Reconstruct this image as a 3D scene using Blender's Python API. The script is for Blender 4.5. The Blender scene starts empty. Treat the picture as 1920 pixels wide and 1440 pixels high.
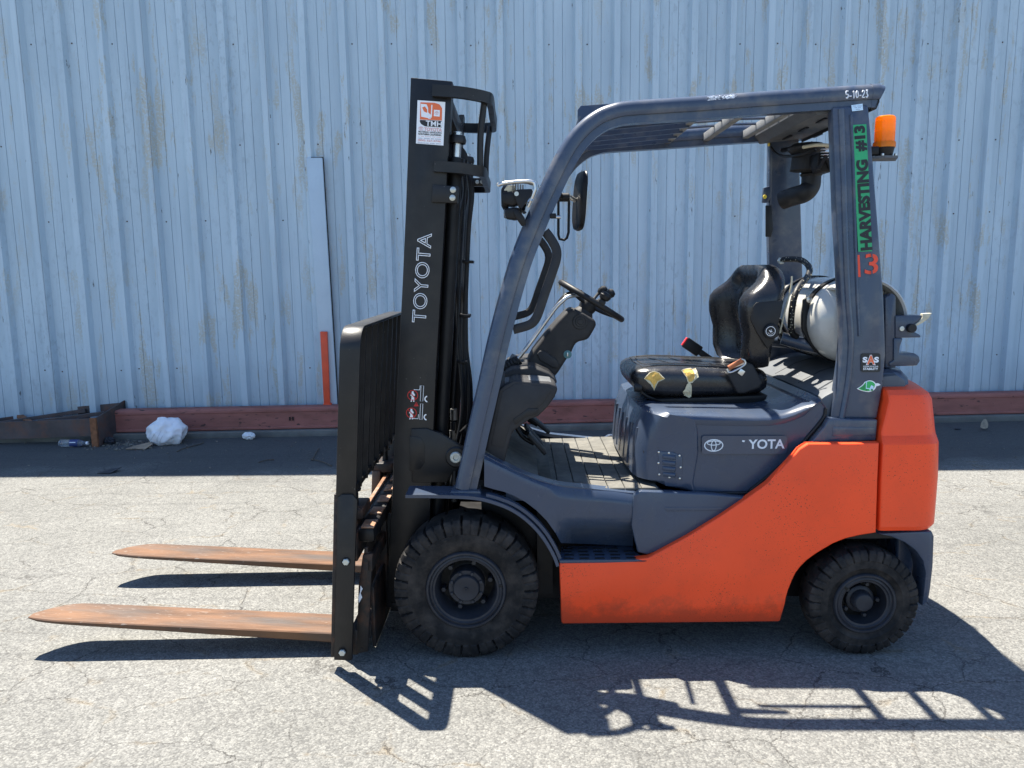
import bpy, bmesh, math, random
from mathutils import Vector, Matrix, noise
from mathutils.bvhtree import BVHTree
rad = math.radians
random.seed(7)
sc = bpy.context.scene
col = sc.collection

# ------------------------------------------------------------------ camera
CAM_H = 1.453
FPX = 1443.0                      # focal length in pixels of a 1920 wide frame
c_right = Vector((0.999912, -0.001940, -0.013149))
c_up = Vector((0.013291, 0.145940, 0.989204))
c_back = Vector((0.0, -0.989292, 0.145953))
cam_d = bpy.data.cameras.new('camera')
cam_d.sensor_width = 36.0
cam_d.lens = FPX / 1920.0 * 36.0
cam_d.clip_start = 0.05
cam_d.clip_end = 600.0
cam = bpy.data.objects.new('camera', cam_d)
col.objects.link(cam)
m = Matrix.Identity(4)
for i in range(3):
    m[i][0], m[i][1], m[i][2] = c_right[i], c_up[i], c_back[i]
m[2][3] = CAM_H
cam.matrix_world = m
sc.camera = cam

# ------------------------------------------------------------------ sky, sun, exposure
TO_SUN = Vector((-0.236, 0.315, 1.0)).normalized()
SUN_EL = math.asin(TO_SUN.z)
SUN_AZ = math.atan2(TO_SUN.x, TO_SUN.y)
world = bpy.data.worlds.new('World')
sc.world = world
world.use_nodes = True
wn = world.node_tree
bg = wn.nodes['Background']
sky = wn.nodes.new('ShaderNodeTexSky')
sky.sky_type = 'NISHITA'
sky.sun_disc = False
sky.sun_elevation = SUN_EL
sky.sun_rotation = SUN_AZ
sky.air_density = 1.0
sky.dust_density = 0.3
sky.ozone_density = 6.0
wn.links.new(sky.outputs[0], bg.inputs[0])
bg.inputs[1].default_value = 0.085
sun_d = bpy.data.lights.new('sun', 'SUN')
sun_d.energy = 5.0
sun_d.angle = rad(0.53)
sun_d.color = (1.0, 0.94, 0.83)
sun = bpy.data.objects.new('sun', sun_d)
sun.rotation_euler = TO_SUN.to_track_quat('Z', 'Y').to_euler()
sun.location = (-3, 6, 12)
col.objects.link(sun)
sc.view_settings.view_transform = 'Standard'
sc.view_settings.look = 'None'
sc.view_settings.gamma = 1.0
sc.view_settings.exposure = 1.7
sc.render.resolution_x, sc.render.resolution_y = 1024, 768
sc.cycles.max_bounces = 5
sc.cycles.diffuse_bounces = 3
sc.cycles.glossy_bounces = 3

# ------------------------------------------------------------------ materials
def nodes(name):
    mt = bpy.data.materials.new(name)
    mt.use_nodes = True
    nt = mt.node_tree
    return mt, nt, nt.nodes['Principled BSDF']

def N(nt, typ, **kw):
    n = nt.nodes.new(typ)
    for k, v in kw.items():
        if k.startswith('i_'):
            n.inputs[k[2:].replace('_', ' ')].default_value = v
        else:
            setattr(n, k, v)
    return n

def coords(nt, scale=(1, 1, 1), kind='Object'):
    tc = N(nt, 'ShaderNodeTexCoord')
    mp = N(nt, 'ShaderNodeMapping')
    mp.inputs['Scale'].default_value = scale
    nt.links.new(tc.outputs[kind], mp.inputs[0])
    return mp.outputs[0]

def noise_tex(nt, vec, scale, detail=4, rough=0.55):
    n = N(nt, 'ShaderNodeTexNoise')
    n.inputs['Scale'].default_value = scale
    n.inputs['Detail'].default_value = detail
    n.inputs['Roughness'].default_value = rough
    nt.links.new(vec, n.inputs['Vector'])
    return n.outputs[0]

def ramp(nt, fac, a, b, ca=(0, 0, 0, 1), cb=(1, 1, 1, 1)):
    r = N(nt, 'ShaderNodeValToRGB')
    r.color_ramp.elements[0].position = a
    r.color_ramp.elements[0].color = ca
    r.color_ramp.elements[1].position = b
    r.color_ramp.elements[1].color = cb
    nt.links.new(fac, r.inputs[0])
    return r.outputs[0]

def mixc(nt, fac, a, b, mode='MIX'):
    x = N(nt, 'ShaderNodeMix', data_type='RGBA', blend_type=mode)
    for sock, v in ((x.inputs[0], fac), (x.inputs[6], a), (x.inputs[7], b)):
        if hasattr(v, 'is_linked'):
            nt.links.new(v, sock)
        else:
            sock.default_value = v if not isinstance(v, tuple) else (tuple(v) + (1,))[:4]
    return x.outputs[2]

def math_n(nt, op, a, b=None):
    x = N(nt, 'ShaderNodeMath', operation=op)
    for sock, v in ((x.inputs[0], a), (x.inputs[1], b)):
        if v is None:
            continue
        if hasattr(v, 'is_linked'):
            nt.links.new(v, sock)
        else:
            sock.default_value = v
    return x.outputs[0]

def bump(nt, bs, h, strength=0.2, dist=0.01):
    b = N(nt, 'ShaderNodeBump')
    b.inputs['Strength'].default_value = strength
    b.inputs['Distance'].default_value = dist
    nt.links.new(h, b.inputs['Height'])
    nt.links.new(b.outputs[0], bs.inputs['Normal'])

def surface(name, colr, rough=0.5, metal=0.0, vary=0.25, vscale=6.0, dirt=None, dirt_amt=0.5, dscale=9.0,
            coat=0.0, bstr=0.0, bscale=120.0, spec=0.5, stretch=(1, 1, 1), specks=None, speck_scale=160.0, speck_cut=0.70, dlo=0.48, dhi=0.75, scratch=None, grime=False):
    mt, nt, bs = nodes(name)
    v = coords(nt, stretch)
    n1 = noise_tex(nt, v, vscale, 3)
    dark = tuple(c * (1 - vary) for c in colr)
    lite = tuple(min(1, c * (1 + vary)) for c in colr)
    c = ramp(nt, n1, 0.3, 0.7, dark + (1,), lite + (1,))
    r = rough
    if dirt:
        n2 = noise_tex(nt, v, dscale, 4, 0.65)
        f = math_n(nt, 'MULTIPLY', ramp(nt, n2, dlo, dhi), dirt_amt)
        c = mixc(nt, f, c, dirt)
    if specks:
        n3 = noise_tex(nt, v, speck_scale, 2, 0.5)
        f3 = math_n(nt, 'MULTIPLY', ramp(nt, n3, speck_cut, speck_cut + 0.04), ramp(nt, noise_tex(nt, v, dscale * 0.6, 4), 0.42, 0.62))
        c = mixc(nt, f3, c, specks)
    if grime:
        sz = N(nt, 'ShaderNodeSeparateXYZ')
        nt.links.new(v, sz.inputs[0])
        zz = math_n(nt, 'SUBTRACT', sz.outputs[2], math_n(nt, 'MULTIPLY', noise_tex(nt, v, 14, 5, 0.75), 0.30))
        low = ramp(nt, zz, 0.0, 0.09, (1, 1, 1, 1), (0, 0, 0, 1))
        c = mixc(nt, math_n(nt, 'MULTIPLY', low, 0.45), c, (0.10, 0.04, 0.025))
    if scratch:
        q1 = coords(nt, (2.2, 1, 30))
        q2 = coords(nt, (30, 1, 7))
        f5 = ramp(nt, noise_tex(nt, q1, 4.0, 4, 0.75), 0.66, 0.70)
        f6 = ramp(nt, noise_tex(nt, q2, 3.0, 3, 0.7), 0.68, 0.72)
        gate = ramp(nt, noise_tex(nt, v, 3.2, 3, 0.6), 0.45, 0.62)
        f7 = math_n(nt, 'MULTIPLY', math_n(nt, 'MAXIMUM', f5, math_n(nt, 'MULTIPLY', f6, 0.6)), gate)
        c = mixc(nt, math_n(nt, 'MULTIPLY', f7, 0.65), c, scratch)
    nt.links.new(c, bs.inputs['Base Color'])
    n4 = noise_tex(nt, v, vscale * 3.1, 2)
    rr = N(nt, 'ShaderNodeMapRange')
    rr.inputs['To Min'].default_value = max(0.03, rough - 0.12)
    rr.inputs['To Max'].default_value = min(1, rough + 0.14)
    nt.links.new(n4, rr.inputs[0])
    nt.links.new(rr.outputs[0], bs.inputs['Roughness'])
    bs.inputs['Metallic'].default_value = metal
    bs.inputs['Specular IOR Level'].default_value = spec
    bs.inputs['Coat Weight'].default_value = coat
    bs.inputs['Coat Roughness'].default_value = 0.12
    if bstr:
        bump(nt, bs, noise_tex(nt, v, bscale, 1), bstr, 0.004)
    return mt

M = {}
M['grey'] = surface('grey_paint', (0.040, 0.056, 0.090), 0.28, vary=0.10, vscale=3, dirt=(0.09, 0.087, 0.08), dirt_amt=0.30, dscale=7, coat=0.15, bstr=0.04, bscale=260, specks=(0.03, 0.03, 0.03), speck_cut=0.68, scratch=(0.19, 0.20, 0.21), spec=0.35)
M['grey_rail'] = surface('guard_paint', (0.042, 0.058, 0.092), 0.30, vary=0.10, vscale=4, dirt=(0.22, 0.20, 0.17), dirt_amt=0.42, dscale=9, coat=0.25, bstr=0.05, bscale=300, spec=0.35)
M['orange'] = surface('orange_paint', (0.90, 0.080, 0.020), 0.40, vary=0.06, vscale=2.5, dirt=(0.42, 0.05, 0.025), dirt_amt=0.22, dscale=6, spec=0.3, grime=True, coat=0.06, bstr=0.02, bscale=220, specks=(0.10, 0.03, 0.02), speck_scale=210, speck_cut=0.66, scratch=(0.13, 0.045, 0.03))
M['black'] = surface('mast_black', (0.0085, 0.008, 0.0085), 0.42, vary=0.25, vscale=5, dirt=(0.035, 0.029, 0.024), dirt_amt=0.35, dscale=10, bstr=0.06, bscale=200, specks=(0.20, 0.19, 0.18), speck_scale=90, speck_cut=0.74, spec=0.4)
M['black_plain'] = surface('black_metal', (0.008, 0.008, 0.009), 0.45, vary=0.3, vscale=8, dirt=(0.03, 0.025, 0.02), dirt_amt=0.3, spec=0.25)
M['rustyblack'] = surface('carriage_black', (0.022, 0.019, 0.018), 0.5, vary=0.3, vscale=8, dirt=(0.17, 0.07, 0.035), dirt_amt=0.55, dscale=14, bstr=0.12, bscale=150, spec=0.3)
M['rubber'] = surface('tyre_rubber', (0.010, 0.0095, 0.010), 0.72, vary=0.3, vscale=10, dirt=(0.055, 0.046, 0.040), dirt_amt=0.8, dscale=13, bstr=0.15, bscale=140, dlo=0.42, dhi=0.7, spec=0.25)
M['hose'] = surface('hose_rubber', (0.010, 0.010, 0.011), 0.5, vary=0.2, spec=0.35)
M['rim'] = surface('rim_paint', (0.020, 0.022, 0.029), 0.5, vary=0.25, vscale=12, dirt=(0.055, 0.052, 0.05), dirt_amt=0.45, dscale=16, bstr=0.1, bscale=120, spec=0.35)
M['dusty_sunlit'] = surface('dusty_sunlit_grey', (0.19, 0.19, 0.185), 0.7, vary=0.2, vscale=14, dirt=(0.10, 0.11, 0.13), dirt_amt=0.5)  # dusty grey lightened: sunlight on the roof bars is in the colour
M['plastic'] = surface('dash_plastic', (0.024, 0.024, 0.026), 0.6, vary=0.15, vscale=9, dirt=(0.08, 0.074, 0.064), dirt_amt=0.30, dscale=10, bstr=0.12, bscale=420, spec=0.3)
M['cover'] = surface('cover_plastic', (0.085, 0.092, 0.102), 0.6, vary=0.12, vscale=6, dirt=(0.17, 0.16, 0.14), dirt_amt=0.4, dscale=9, bstr=0.08, bscale=300)
M['vinyl'] = surface('seat_vinyl', (0.012, 0.0125, 0.015), 0.26, vary=0.3, vscale=8, dirt=(0.055, 0.05, 0.045), dirt_amt=0.35, dscale=12, bstr=0.12, bscale=90)
M['foam'] = surface('seat_foam', (0.72, 0.43, 0.10), 0.95, vary=0.35, vscale=40, dirt=(0.30, 0.17, 0.05), dirt_amt=0.6, dscale=60, bstr=0.6, bscale=180)
M['foam_pale'] = surface('torn_backing', (0.60, 0.53, 0.36), 0.95, vary=0.2, vscale=60, bstr=0.4, bscale=220)
M['fork'] = surface('worn_fork_steel', (0.108, 0.050, 0.021), 0.5, metal=0.15, vary=0.4, vscale=9, dirt=(0.060, 0.054, 0.05), dirt_amt=0.85, dscale=5, stretch=(0.35, 2.2, 1), bstr=0.15, bscale=60, specks=(0.20, 0.16, 0.13), speck_scale=75, speck_cut=0.66)
M['rustbar'] = surface('worn_bar', (0.26, 0.13, 0.07), 0.5, metal=0.2, vary=0.4, vscale=12, dirt=(0.38, 0.33, 0.28), dirt_amt=0.6, dscale=20, bstr=0.15, bscale=120)
M['steel'] = surface('bright_steel', (0.55, 0.55, 0.54), 0.32, metal=1.0, vary=0.15, vscale=30)
M['zinc'] = surface('zinc_bolt', (0.52, 0.54, 0.50), 0.45, metal=0.6, vary=0.2, vscale=40, dirt=(0.2, 0.17, 0.13), dirt_amt=0.4, dscale=50)
M['tank'] = surface('tank_paint', (0.48, 0.475, 0.445), 0.22, vary=0.06, vscale=4, dirt=(0.30, 0.24, 0.17), dirt_amt=0.35, dscale=6, coat=0.4, specks=(0.10, 0.05, 0.03), speck_scale=26, speck_cut=0.70)
M['latch'] = surface('latch_beige', (0.50, 0.46, 0.34), 0.45, vary=0.2, vscale=30)
M['mat'] = surface('floor_mat', (0.10, 0.096, 0.084), 0.85, vary=0.25, vscale=14, dirt=(0.20, 0.185, 0.155), dirt_amt=0.6, dscale=18, bstr=0.2, bscale=200)
M['red'] = surface('red_plastic', (0.60, 0.02, 0.02), 0.35, vary=0.1)
M['webbing'] = surface('orange_webbing', (0.36, 0.11, 0.04), 0.75, vary=0.2, vscale=40, bstr=0.3, bscale=300)
M['primer'] = surface('red_primer', (0.29, 0.105, 0.083), 0.7, vary=0.18, vscale=5, dirt=(0.16, 0.06, 0.04), dirt_amt=0.75, dscale=7, stretch=(0.5, 1, 1.6), bstr=0.12, bscale=90, specks=(0.03, 0.02, 0.018), speck_scale=24, speck_cut=0.64)
M['rust'] = surface('dark_rusty_steel', (0.075, 0.058, 0.055), 0.7, vary=0.3, vscale=6, dirt=(0.20, 0.07, 0.03), dirt_amt=0.6, dscale=9, bstr=0.2, bscale=110)
M['rust_edge'] = surface('orange_rust', (0.22, 0.09, 0.04), 0.85, vary=0.35, vscale=25, bstr=0.3, bscale=160)
M['orange_post'] = surface('post_orange', (0.70, 0.085, 0.030), 0.6, vary=0.15, vscale=10, dirt=(0.35, 0.08, 0.04), dirt_amt=0.4, dscale=20)
M['trim'] = surface('trim_blue', (0.43, 0.53, 0.60), 0.45, vary=0.05, vscale=4, dirt=(0.33, 0.41, 0.49), dirt_amt=0.4, dscale=8)
M['bag'] = surface('white_plastic', (0.80, 0.80, 0.82), 0.35, vary=0.04, vscale=20, bstr=0.8, bscale=18)
M['bag_print'] = surface('bag_print', (0.38, 0.39, 0.42), 0.5, vary=0.1)
M['paper'] = surface('white_paper', (0.75, 0.75, 0.74), 0.8, vary=0.06, vscale=20)
M['rag'] = surface('black_rag', (0.018, 0.02, 0.028), 0.6, vary=0.3, vscale=20)
M['cardboard'] = surface('cardboard', (0.30, 0.22, 0.15), 0.9, vary=0.2, vscale=20)
M['twig'] = surface('dry_twig', (0.09, 0.07, 0.05), 0.9, vary=0.4, vscale=50)
M['leaf'] = surface('dry_leaf', (0.28, 0.23, 0.16), 0.8, vary=0.3, vscale=30)
M['litter'] = surface('grit', (0.16, 0.145, 0.12), 0.95, vary=0.5, vscale=60)
M['concrete'] = surface('concrete', (0.13, 0.13, 0.118), 0.9, vary=0.25, vscale=5, dirt=(0.10, 0.10, 0.09), dirt_amt=0.6, bstr=0.2, bscale=80)
M['d_white'] = surface('print_white', (0.82, 0.83, 0.84), 0.5, vary=0.03)
M['d_silver'] = surface('print_silver', (0.60, 0.66, 0.72), 0.4, vary=0.05)
M['d_black'] = surface('print_black', (0.012, 0.012, 0.012), 0.5, vary=0.1)
M['d_red'] = surface('print_red', (0.55, 0.018, 0.015), 0.5, vary=0.1)
M['d_orange'] = surface('print_orange', (0.80, 0.16, 0.05), 0.5, vary=0.05)
M['d_stencil'] = surface('stencil_orange', (0.78, 0.075, 0.03), 0.6, vary=0.1, vscale=30)
M['d_pink'] = surface('print_salmon', (0.70, 0.36, 0.34), 0.5, vary=0.05)
M['d_green'] = surface('tape_green', (0.025, 0.36, 0.13), 0.45, vary=0.06)
M['d_leaf'] = surface('leaf_green', (0.03, 0.42, 0.10), 0.45, vary=0.15)
M['d_leafdark'] = surface('leaf_dark_green', (0.015, 0.22, 0.06), 0.45, vary=0.15)
M['d_blue'] = surface('print_pale_blue', (0.55, 0.72, 0.85), 0.5, vary=0.05)
M['d_navy'] = surface('print_navy', (0.03, 0.05, 0.16), 0.5, vary=0.05)
M['faint'] = surface('worn_letter', (0.078, 0.096, 0.13), 0.4, vary=0.1)
M['film'] = surface('badge_film', (0.040, 0.056, 0.090), 0.22, vary=0.05, vscale=20, coat=0.3, spec=0.4)
M['chalk'] = surface('paint_marker', (0.78, 0.80, 0.84), 0.8, vary=0.1, vscale=60)
M['yellow'] = surface('yellow_plastic', (0.75, 0.55, 0.05), 0.4, vary=0.1)
M['teal'] = surface('teal_key_tag', (0.06, 0.17, 0.18), 0.4, vary=0.1)

def glass_mat(name, colr, rough=0.12, trans=0.75, alpha=1.0):
    mt, nt, bs = nodes(name)
    bs.inputs['Base Color'].default_value = colr + (1,)
    bs.inputs['Roughness'].default_value = rough
    bs.inputs['Transmission Weight'].default_value = trans
    bs.inputs['IOR'].default_value = 1.45
    return mt
def amber_mat():
    mt, nt, bs = nodes('amber_lens')
    bs.inputs['Base Color'].default_value = (1.0, 0.33, 0.015, 1)
    bs.inputs['Roughness'].default_value = 0.2
    tr = N(nt, 'ShaderNodeBsdfTranslucent')
    tr.inputs[0].default_value = (1.0, 0.42, 0.02, 1)
    mx = N(nt, 'ShaderNodeMixShader')
    mx.inputs[0].default_value = 0.55
    nt.links.new(bs.outputs[0], mx.inputs[1])
    nt.links.new(tr.outputs[0], mx.inputs[2])
    nt.links.new(mx.outputs[0], nt.nodes['Material Output'].inputs[0])
    return mt
M['amber'] = amber_mat()
M['clear'] = glass_mat('clear_plastic', (0.85, 0.90, 0.95), 0.08, 0.9)
M['mirror'] = surface('mirror_glass', (0.75, 0.77, 0.8), 0.05, metal=1.0, vary=0.02)

def asphalt_mat():
    mt, nt, bs = nodes('asphalt')
    v = coords(nt)
    big = noise_tex(nt, v, 0.9, 6, 0.7)
    base = ramp(nt, big, 0.3, 0.72, (0.134, 0.133, 0.126, 1), (0.180, 0.178, 0.169, 1))
    # faint tyre streaks along x
    vs = coords(nt, (0.12, 2.6, 1))
    st = ramp(nt, noise_tex(nt, vs, 2.0, 4, 0.6), 0.56, 0.72)
    base = mixc(nt, math_n(nt, 'MULTIPLY', st, 0.30), base, (0.088, 0.087, 0.083))
    vs2 = coords(nt, (0.06, 5.0, 1))
    st2 = ramp(nt, noise_tex(nt, vs2, 3.0, 2, 0.5), 0.60, 0.70)
    base = mixc(nt, math_n(nt, 'MULTIPLY', st2, 0.22), base, (0.078, 0.077, 0.075))
    # aggregate: light and dark stones
    vo = N(nt, 'ShaderNodeTexVoronoi')
    vo.inputs['Scale'].default_value = 150.0
    wob = N(nt, 'ShaderNodeMix', data_type='RGBA', blend_type='ADD')
    wob.inputs[0].default_value = 0.008
    nzw = N(nt, 'ShaderNodeTexNoise')
    nzw.inputs['Scale'].default_value = 110.0
    nzw.inputs['Detail'].default_value = 1.0
    nt.links.new(v, nzw.inputs['Vector'])
    nt.links.new(v, wob.inputs[6])
    nt.links.new(nzw.outputs['Color'], wob.inputs[7])
    nt.links.new(wob.outputs[2], vo.inputs['Vector'])
    sepc = N(nt, 'ShaderNodeSeparateColor')
    nt.links.new(vo.outputs['Color'], sepc.inputs[0])
    stone = ramp(nt, sepc.outputs[0], 0.10, 0.98, (0.60, 0.60, 0.60, 1), (1.45, 1.44, 1.40, 1))
    base = mixc(nt, 0.62, base, stone, 'MULTIPLY')
    gaps = ramp(nt, vo.outputs['Distance'], 0.42, 0.70, (1, 1, 1, 1), (0.48, 0.47, 0.46, 1))
    base = mixc(nt, math_n(nt, 'MULTIPLY', nzw.outputs[0], 0.75), base, gaps, 'MULTIPLY')
    vo2 = N(nt, 'ShaderNodeTexVoronoi')
    vo2.inputs['Scale'].default_value = 62.0
    nt.links.new(v, vo2.inputs['Vector'])
    s2 = N(nt, 'ShaderNodeSeparateColor')
    nt.links.new(vo2.outputs['Color'], s2.inputs[0])
    base = mixc(nt, 0.4, base, ramp(nt, s2.outputs[1], 0.0, 1.0, (0.72, 0.72, 0.72, 1), (1.30, 1.30, 1.28, 1)), 'MULTIPLY')
    # sandy brown staining along some cracks
    wv = N(nt, 'ShaderNodeMix', data_type='RGBA', blend_type='ADD')
    nz = N(nt, 'ShaderNodeTexNoise')
    nz.inputs['Scale'].default_value = 5.0
    nz.inputs['Detail'].default_value = 6.0
    nz.inputs['Roughness'].default_value = 0.7
    nt.links.new(v, nz.inputs['Vector'])
    wv.inputs[0].default_value = 0.14
    nt.links.new(v, wv.inputs[6])
    nt.links.new(nz.outputs['Color'], wv.inputs[7])
    def cracks(scale, width, stretch):
        mp = N(nt, 'ShaderNodeMapping')
        mp.inputs['Scale'].default_value = stretch
        mp.inputs['Rotation'].default_value = (0, 0, 0.35)
        nt.links.new(wv.outputs[2], mp.inputs[0])
        vc = N(nt, 'ShaderNodeTexVoronoi', feature='DISTANCE_TO_EDGE')
        vc.inputs['Scale'].default_value = scale
        nt.links.new(mp.outputs[0], vc.inputs['Vector'])
        return vc.outputs['Distance']
    d1 = cracks(3.4, 0.01, (0.8, 1.25, 1))
    gate = ramp(nt, noise_tex(nt, v, 1.9, 4, 0.65), 0.33, 0.56)
    k1 = math_n(nt, 'MULTIPLY', ramp(nt, d1, 0.002, 0.012, (1, 1, 1, 1), (0, 0, 0, 1)), gate)
    sand = math_n(nt, 'MULTIPLY', math_n(nt, 'MULTIPLY', ramp(nt, d1, 0.005, 0.05, (1, 1, 1, 1), (0, 0, 0, 1)), ramp(nt, noise_tex(nt, v, 4.5, 5, 0.7), 0.52, 0.66)), 0.62)
    base = mixc(nt, sand, base, (0.20, 0.16, 0.105))
    base = mixc(nt, math_n(nt, 'MULTIPLY', k1, 0.85), base, (0.03, 0.028, 0.026))
    # darker strip towards the building, with an uneven edge
    sx = N(nt, 'ShaderNodeSeparateXYZ')
    nt.links.new(v, sx.inputs[0])
    yy = math_n(nt, 'ADD', sx.outputs[1], math_n(nt, 'MULTIPLY', noise_tex(nt, v, 1.3, 5, 0.6), 1.6))
    strip = ramp(nt, math_n(nt, 'MULTIPLY', math_n(nt, 'SUBTRACT', yy, 6.1), 1.0), 0.0, 0.45)
    base = mixc(nt, math_n(nt, 'MULTIPLY', strip, 0.72), base, (0.060, 0.060, 0.060))
    nt.links.new(base, bs.inputs['Base Color'])
    bs.inputs['Roughness'].default_value = 0.92
    bs.inputs['Specular IOR Level'].default_value = 0.25
    hgt = math_n(nt, 'ADD', math_n(nt, 'MULTIPLY', vo.outputs['Distance'], -0.8), math_n(nt, 'MULTIPLY', noise_tex(nt, v, 40, 1), 0.9))
    bump(nt, bs, hgt, 0.42, 0.005)
    return mt
M['asphalt'] = asphalt_mat()

def siding_mat():
    mt, nt, bs = nodes('siding_paint')
    tc = N(nt, 'ShaderNodeTexCoord')
    mp = N(nt, 'ShaderNodeMapping')
    nt.links.new(tc.outputs['Object'], mp.inputs[0])
    v = mp.outputs[0]
    def stretched(s):
        q = N(nt, 'ShaderNodeMapping')
        q.inputs['Scale'].default_value = s
        nt.links.new(v, q.inputs[0])
        return q.outputs[0]
    vl = stretched((1.0, 1.0, 0.22))
    n1 = noise_tex(nt, vl, 3.0, 3, 0.6)
    c = ramp(nt, n1, 0.3, 0.7, (0.390, 0.492, 0.560, 1), (0.490, 0.600, 0.665, 1))
    # fine mottled grime blotches
    n2 = noise_tex(nt, stretched((1.3, 1, 0.7)), 16, 4, 0.7)
    g2 = ramp(nt, noise_tex(nt, vl, 2.2, 4, 0.6), 0.42, 0.66)
    c = mixc(nt, math_n(nt, 'MULTIPLY', math_n(nt, 'MULTIPLY', ramp(nt, n2, 0.52, 0.62), g2), 0.50), c, (0.30, 0.37, 0.42))
    # vertical run marks
    n5 = noise_tex(nt, stretched((9, 1, 0.22)), 6, 5, 0.6)
    c = mixc(nt, math_n(nt, 'MULTIPLY', ramp(nt, n5, 0.56, 0.7), 0.40), c, (0.28, 0.35, 0.42))
    # tan peeling / rust bleed patches, vertical
    n3 = noise_tex(nt, stretched((2.6, 1, 0.50)), 2.6, 5, 0.68)
    p = ramp(nt, n3, 0.545, 0.585)
    n3b = ramp(nt, noise_tex(nt, stretched((1, 1, 0.8)), 1.1, 3, 0.5), 0.38, 0.54)
    p = math_n(nt, 'MULTIPLY', p, n3b)
    n6 = noise_tex(nt, v, 55, 1, 0.6)
    p = math_n(nt, 'MULTIPLY', p, ramp(nt, n6, 0.30, 0.55))
    tan = mixc(nt, n6, (0.36, 0.30, 0.18), (0.47, 0.43, 0.32))
    c = mixc(nt, math_n(nt, 'MULTIPLY', p, 0.60), c, tan)
    # small dark rust chips
    n4 = noise_tex(nt, stretched((4.5, 1, 0.55)), 7.5, 4, 0.72)
    ch = math_n(nt, 'MULTIPLY', ramp(nt, n4, 0.672, 0.695), 0.85)
    c = mixc(nt, ch, c, (0.055, 0.045, 0.042))
    # dirt splash at the foot
    sx = N(nt, 'ShaderNodeSeparateXYZ')
    nt.links.new(v, sx.inputs[0])
    foot = ramp(nt, math_n(nt, 'ADD', sx.outputs[2], math_n(nt, 'MULTIPLY', noise_tex(nt, v, 3, 4), 0.5)), 0.40, 0.95, (1, 1, 1, 1), (0, 0, 0, 1))
    c = mixc(nt, math_n(nt, 'MULTIPLY', foot, 0.40), c, (0.24, 0.27, 0.29))
    nt.links.new(c, bs.inputs['Base Color'])
    bs.inputs['Roughness'].default_value = 0.6
    bs.inputs['Specular IOR Level'].default_value = 0.35
    bump(nt, bs, noise_tex(nt, v, 3, 2), 0.12, 0.03)
    return mt
M['siding'] = siding_mat()

# ------------------------------------------------------------------ mesh helpers
def finish(name, me, mat, parent=None, angle=32, smooth=True):
    if mat is not None:
        me.materials.append(M[mat] if isinstance(mat, str) else mat)
    if smooth:
        me.polygons.foreach_set('use_smooth', [True] * len(me.polygons))
        me.set_sharp_from_angle(angle=rad(angle))
    me.update()
    o = bpy.data.objects.new(name, me)
    col.objects.link(o)
    if parent is not None:
        o.parent = parent
    return o

def from_bm(name, bm, mat, parent=None, angle=32):
    bmesh.ops.recalc_face_normals(bm, faces=bm.faces[:])
    me = bpy.data.meshes.new(name)
    bm.to_mesh(me)
    bm.free()
    return finish(name, me, mat, parent, angle)

def bevel_all(bm, w, seg=2, ang=28):
    if w <= 0:
        return
    es = [e for e in bm.edges if len(e.link_faces) == 2 and e.calc_face_angle(0) > rad(ang)]
    if es:
        bmesh.ops.bevel(bm, geom=es, offset=w, segments=seg, profile=0.5, affect='EDGES', clamp_overlap=True)

def empty(name, loc=(0, 0, 0), rz=0, parent=None):
    o = bpy.data.objects.new(name, None)
    o.location = loc
    o.rotation_euler = (0, 0, rz)
    o.empty_display_size = 0.2
    col.objects.link(o)
    o.parent = parent
    return o

def tag(o, label, cat, group=None):
    o['label'] = label
    o['category'] = cat
    if group:
        o['group'] = group
    return o

def add_box(bm, c, s, rot=None):
    mtx = Matrix.Translation(Vector(c))
    if rot is not None:
        mtx = mtx @ rot.to_4x4()
    mtx = mtx @ Matrix.Diagonal((s[0], s[1], s[2], 1))
    bmesh.ops.create_cube(bm, size=1.0, matrix=mtx)

def box(name, c, s, mat, parent=None, bev=0.004, rot=None, seg=2):
    bm = bmesh.new()
    add_box(bm, c, s, rot)
    bevel_all(bm, bev, seg)
    return from_bm(name, bm, mat, parent)

def add_loop_prism(bm, near, far):
    a = [bm.verts.new(p) for p in near]
    b = [bm.verts.new(p) for p in far]
    n = len(a)
    bm.faces.new(a)
    bm.faces.new(b[::-1])
    for i in range(n):
        j = (i + 1) % n
        bm.faces.new((a[i], b[i], b[j], a[j]))

def catmull(pts, per=6):
    pts = [Vector(p) for p in pts]
    if len(pts) < 3 or per < 2:
        return pts
    out = []
    ext = [pts[0] * 2 - pts[1]] + pts + [pts[-1] * 2 - pts[-2]]
    for i in range(1, len(ext) - 2):
        p0, p1, p2, p3 = ext[i - 1:i + 3]
        for k in range(per):
            t = k / per
            out.append(0.5 * ((2 * p1) + (p2 - p0) * t + (2 * p0 - 5 * p1 + 4 * p2 - p3) * t * t + (3 * p1 - p0 - 3 * p2 + p3) * t ** 3))
    out.append(pts[-1])
    return out

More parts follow.
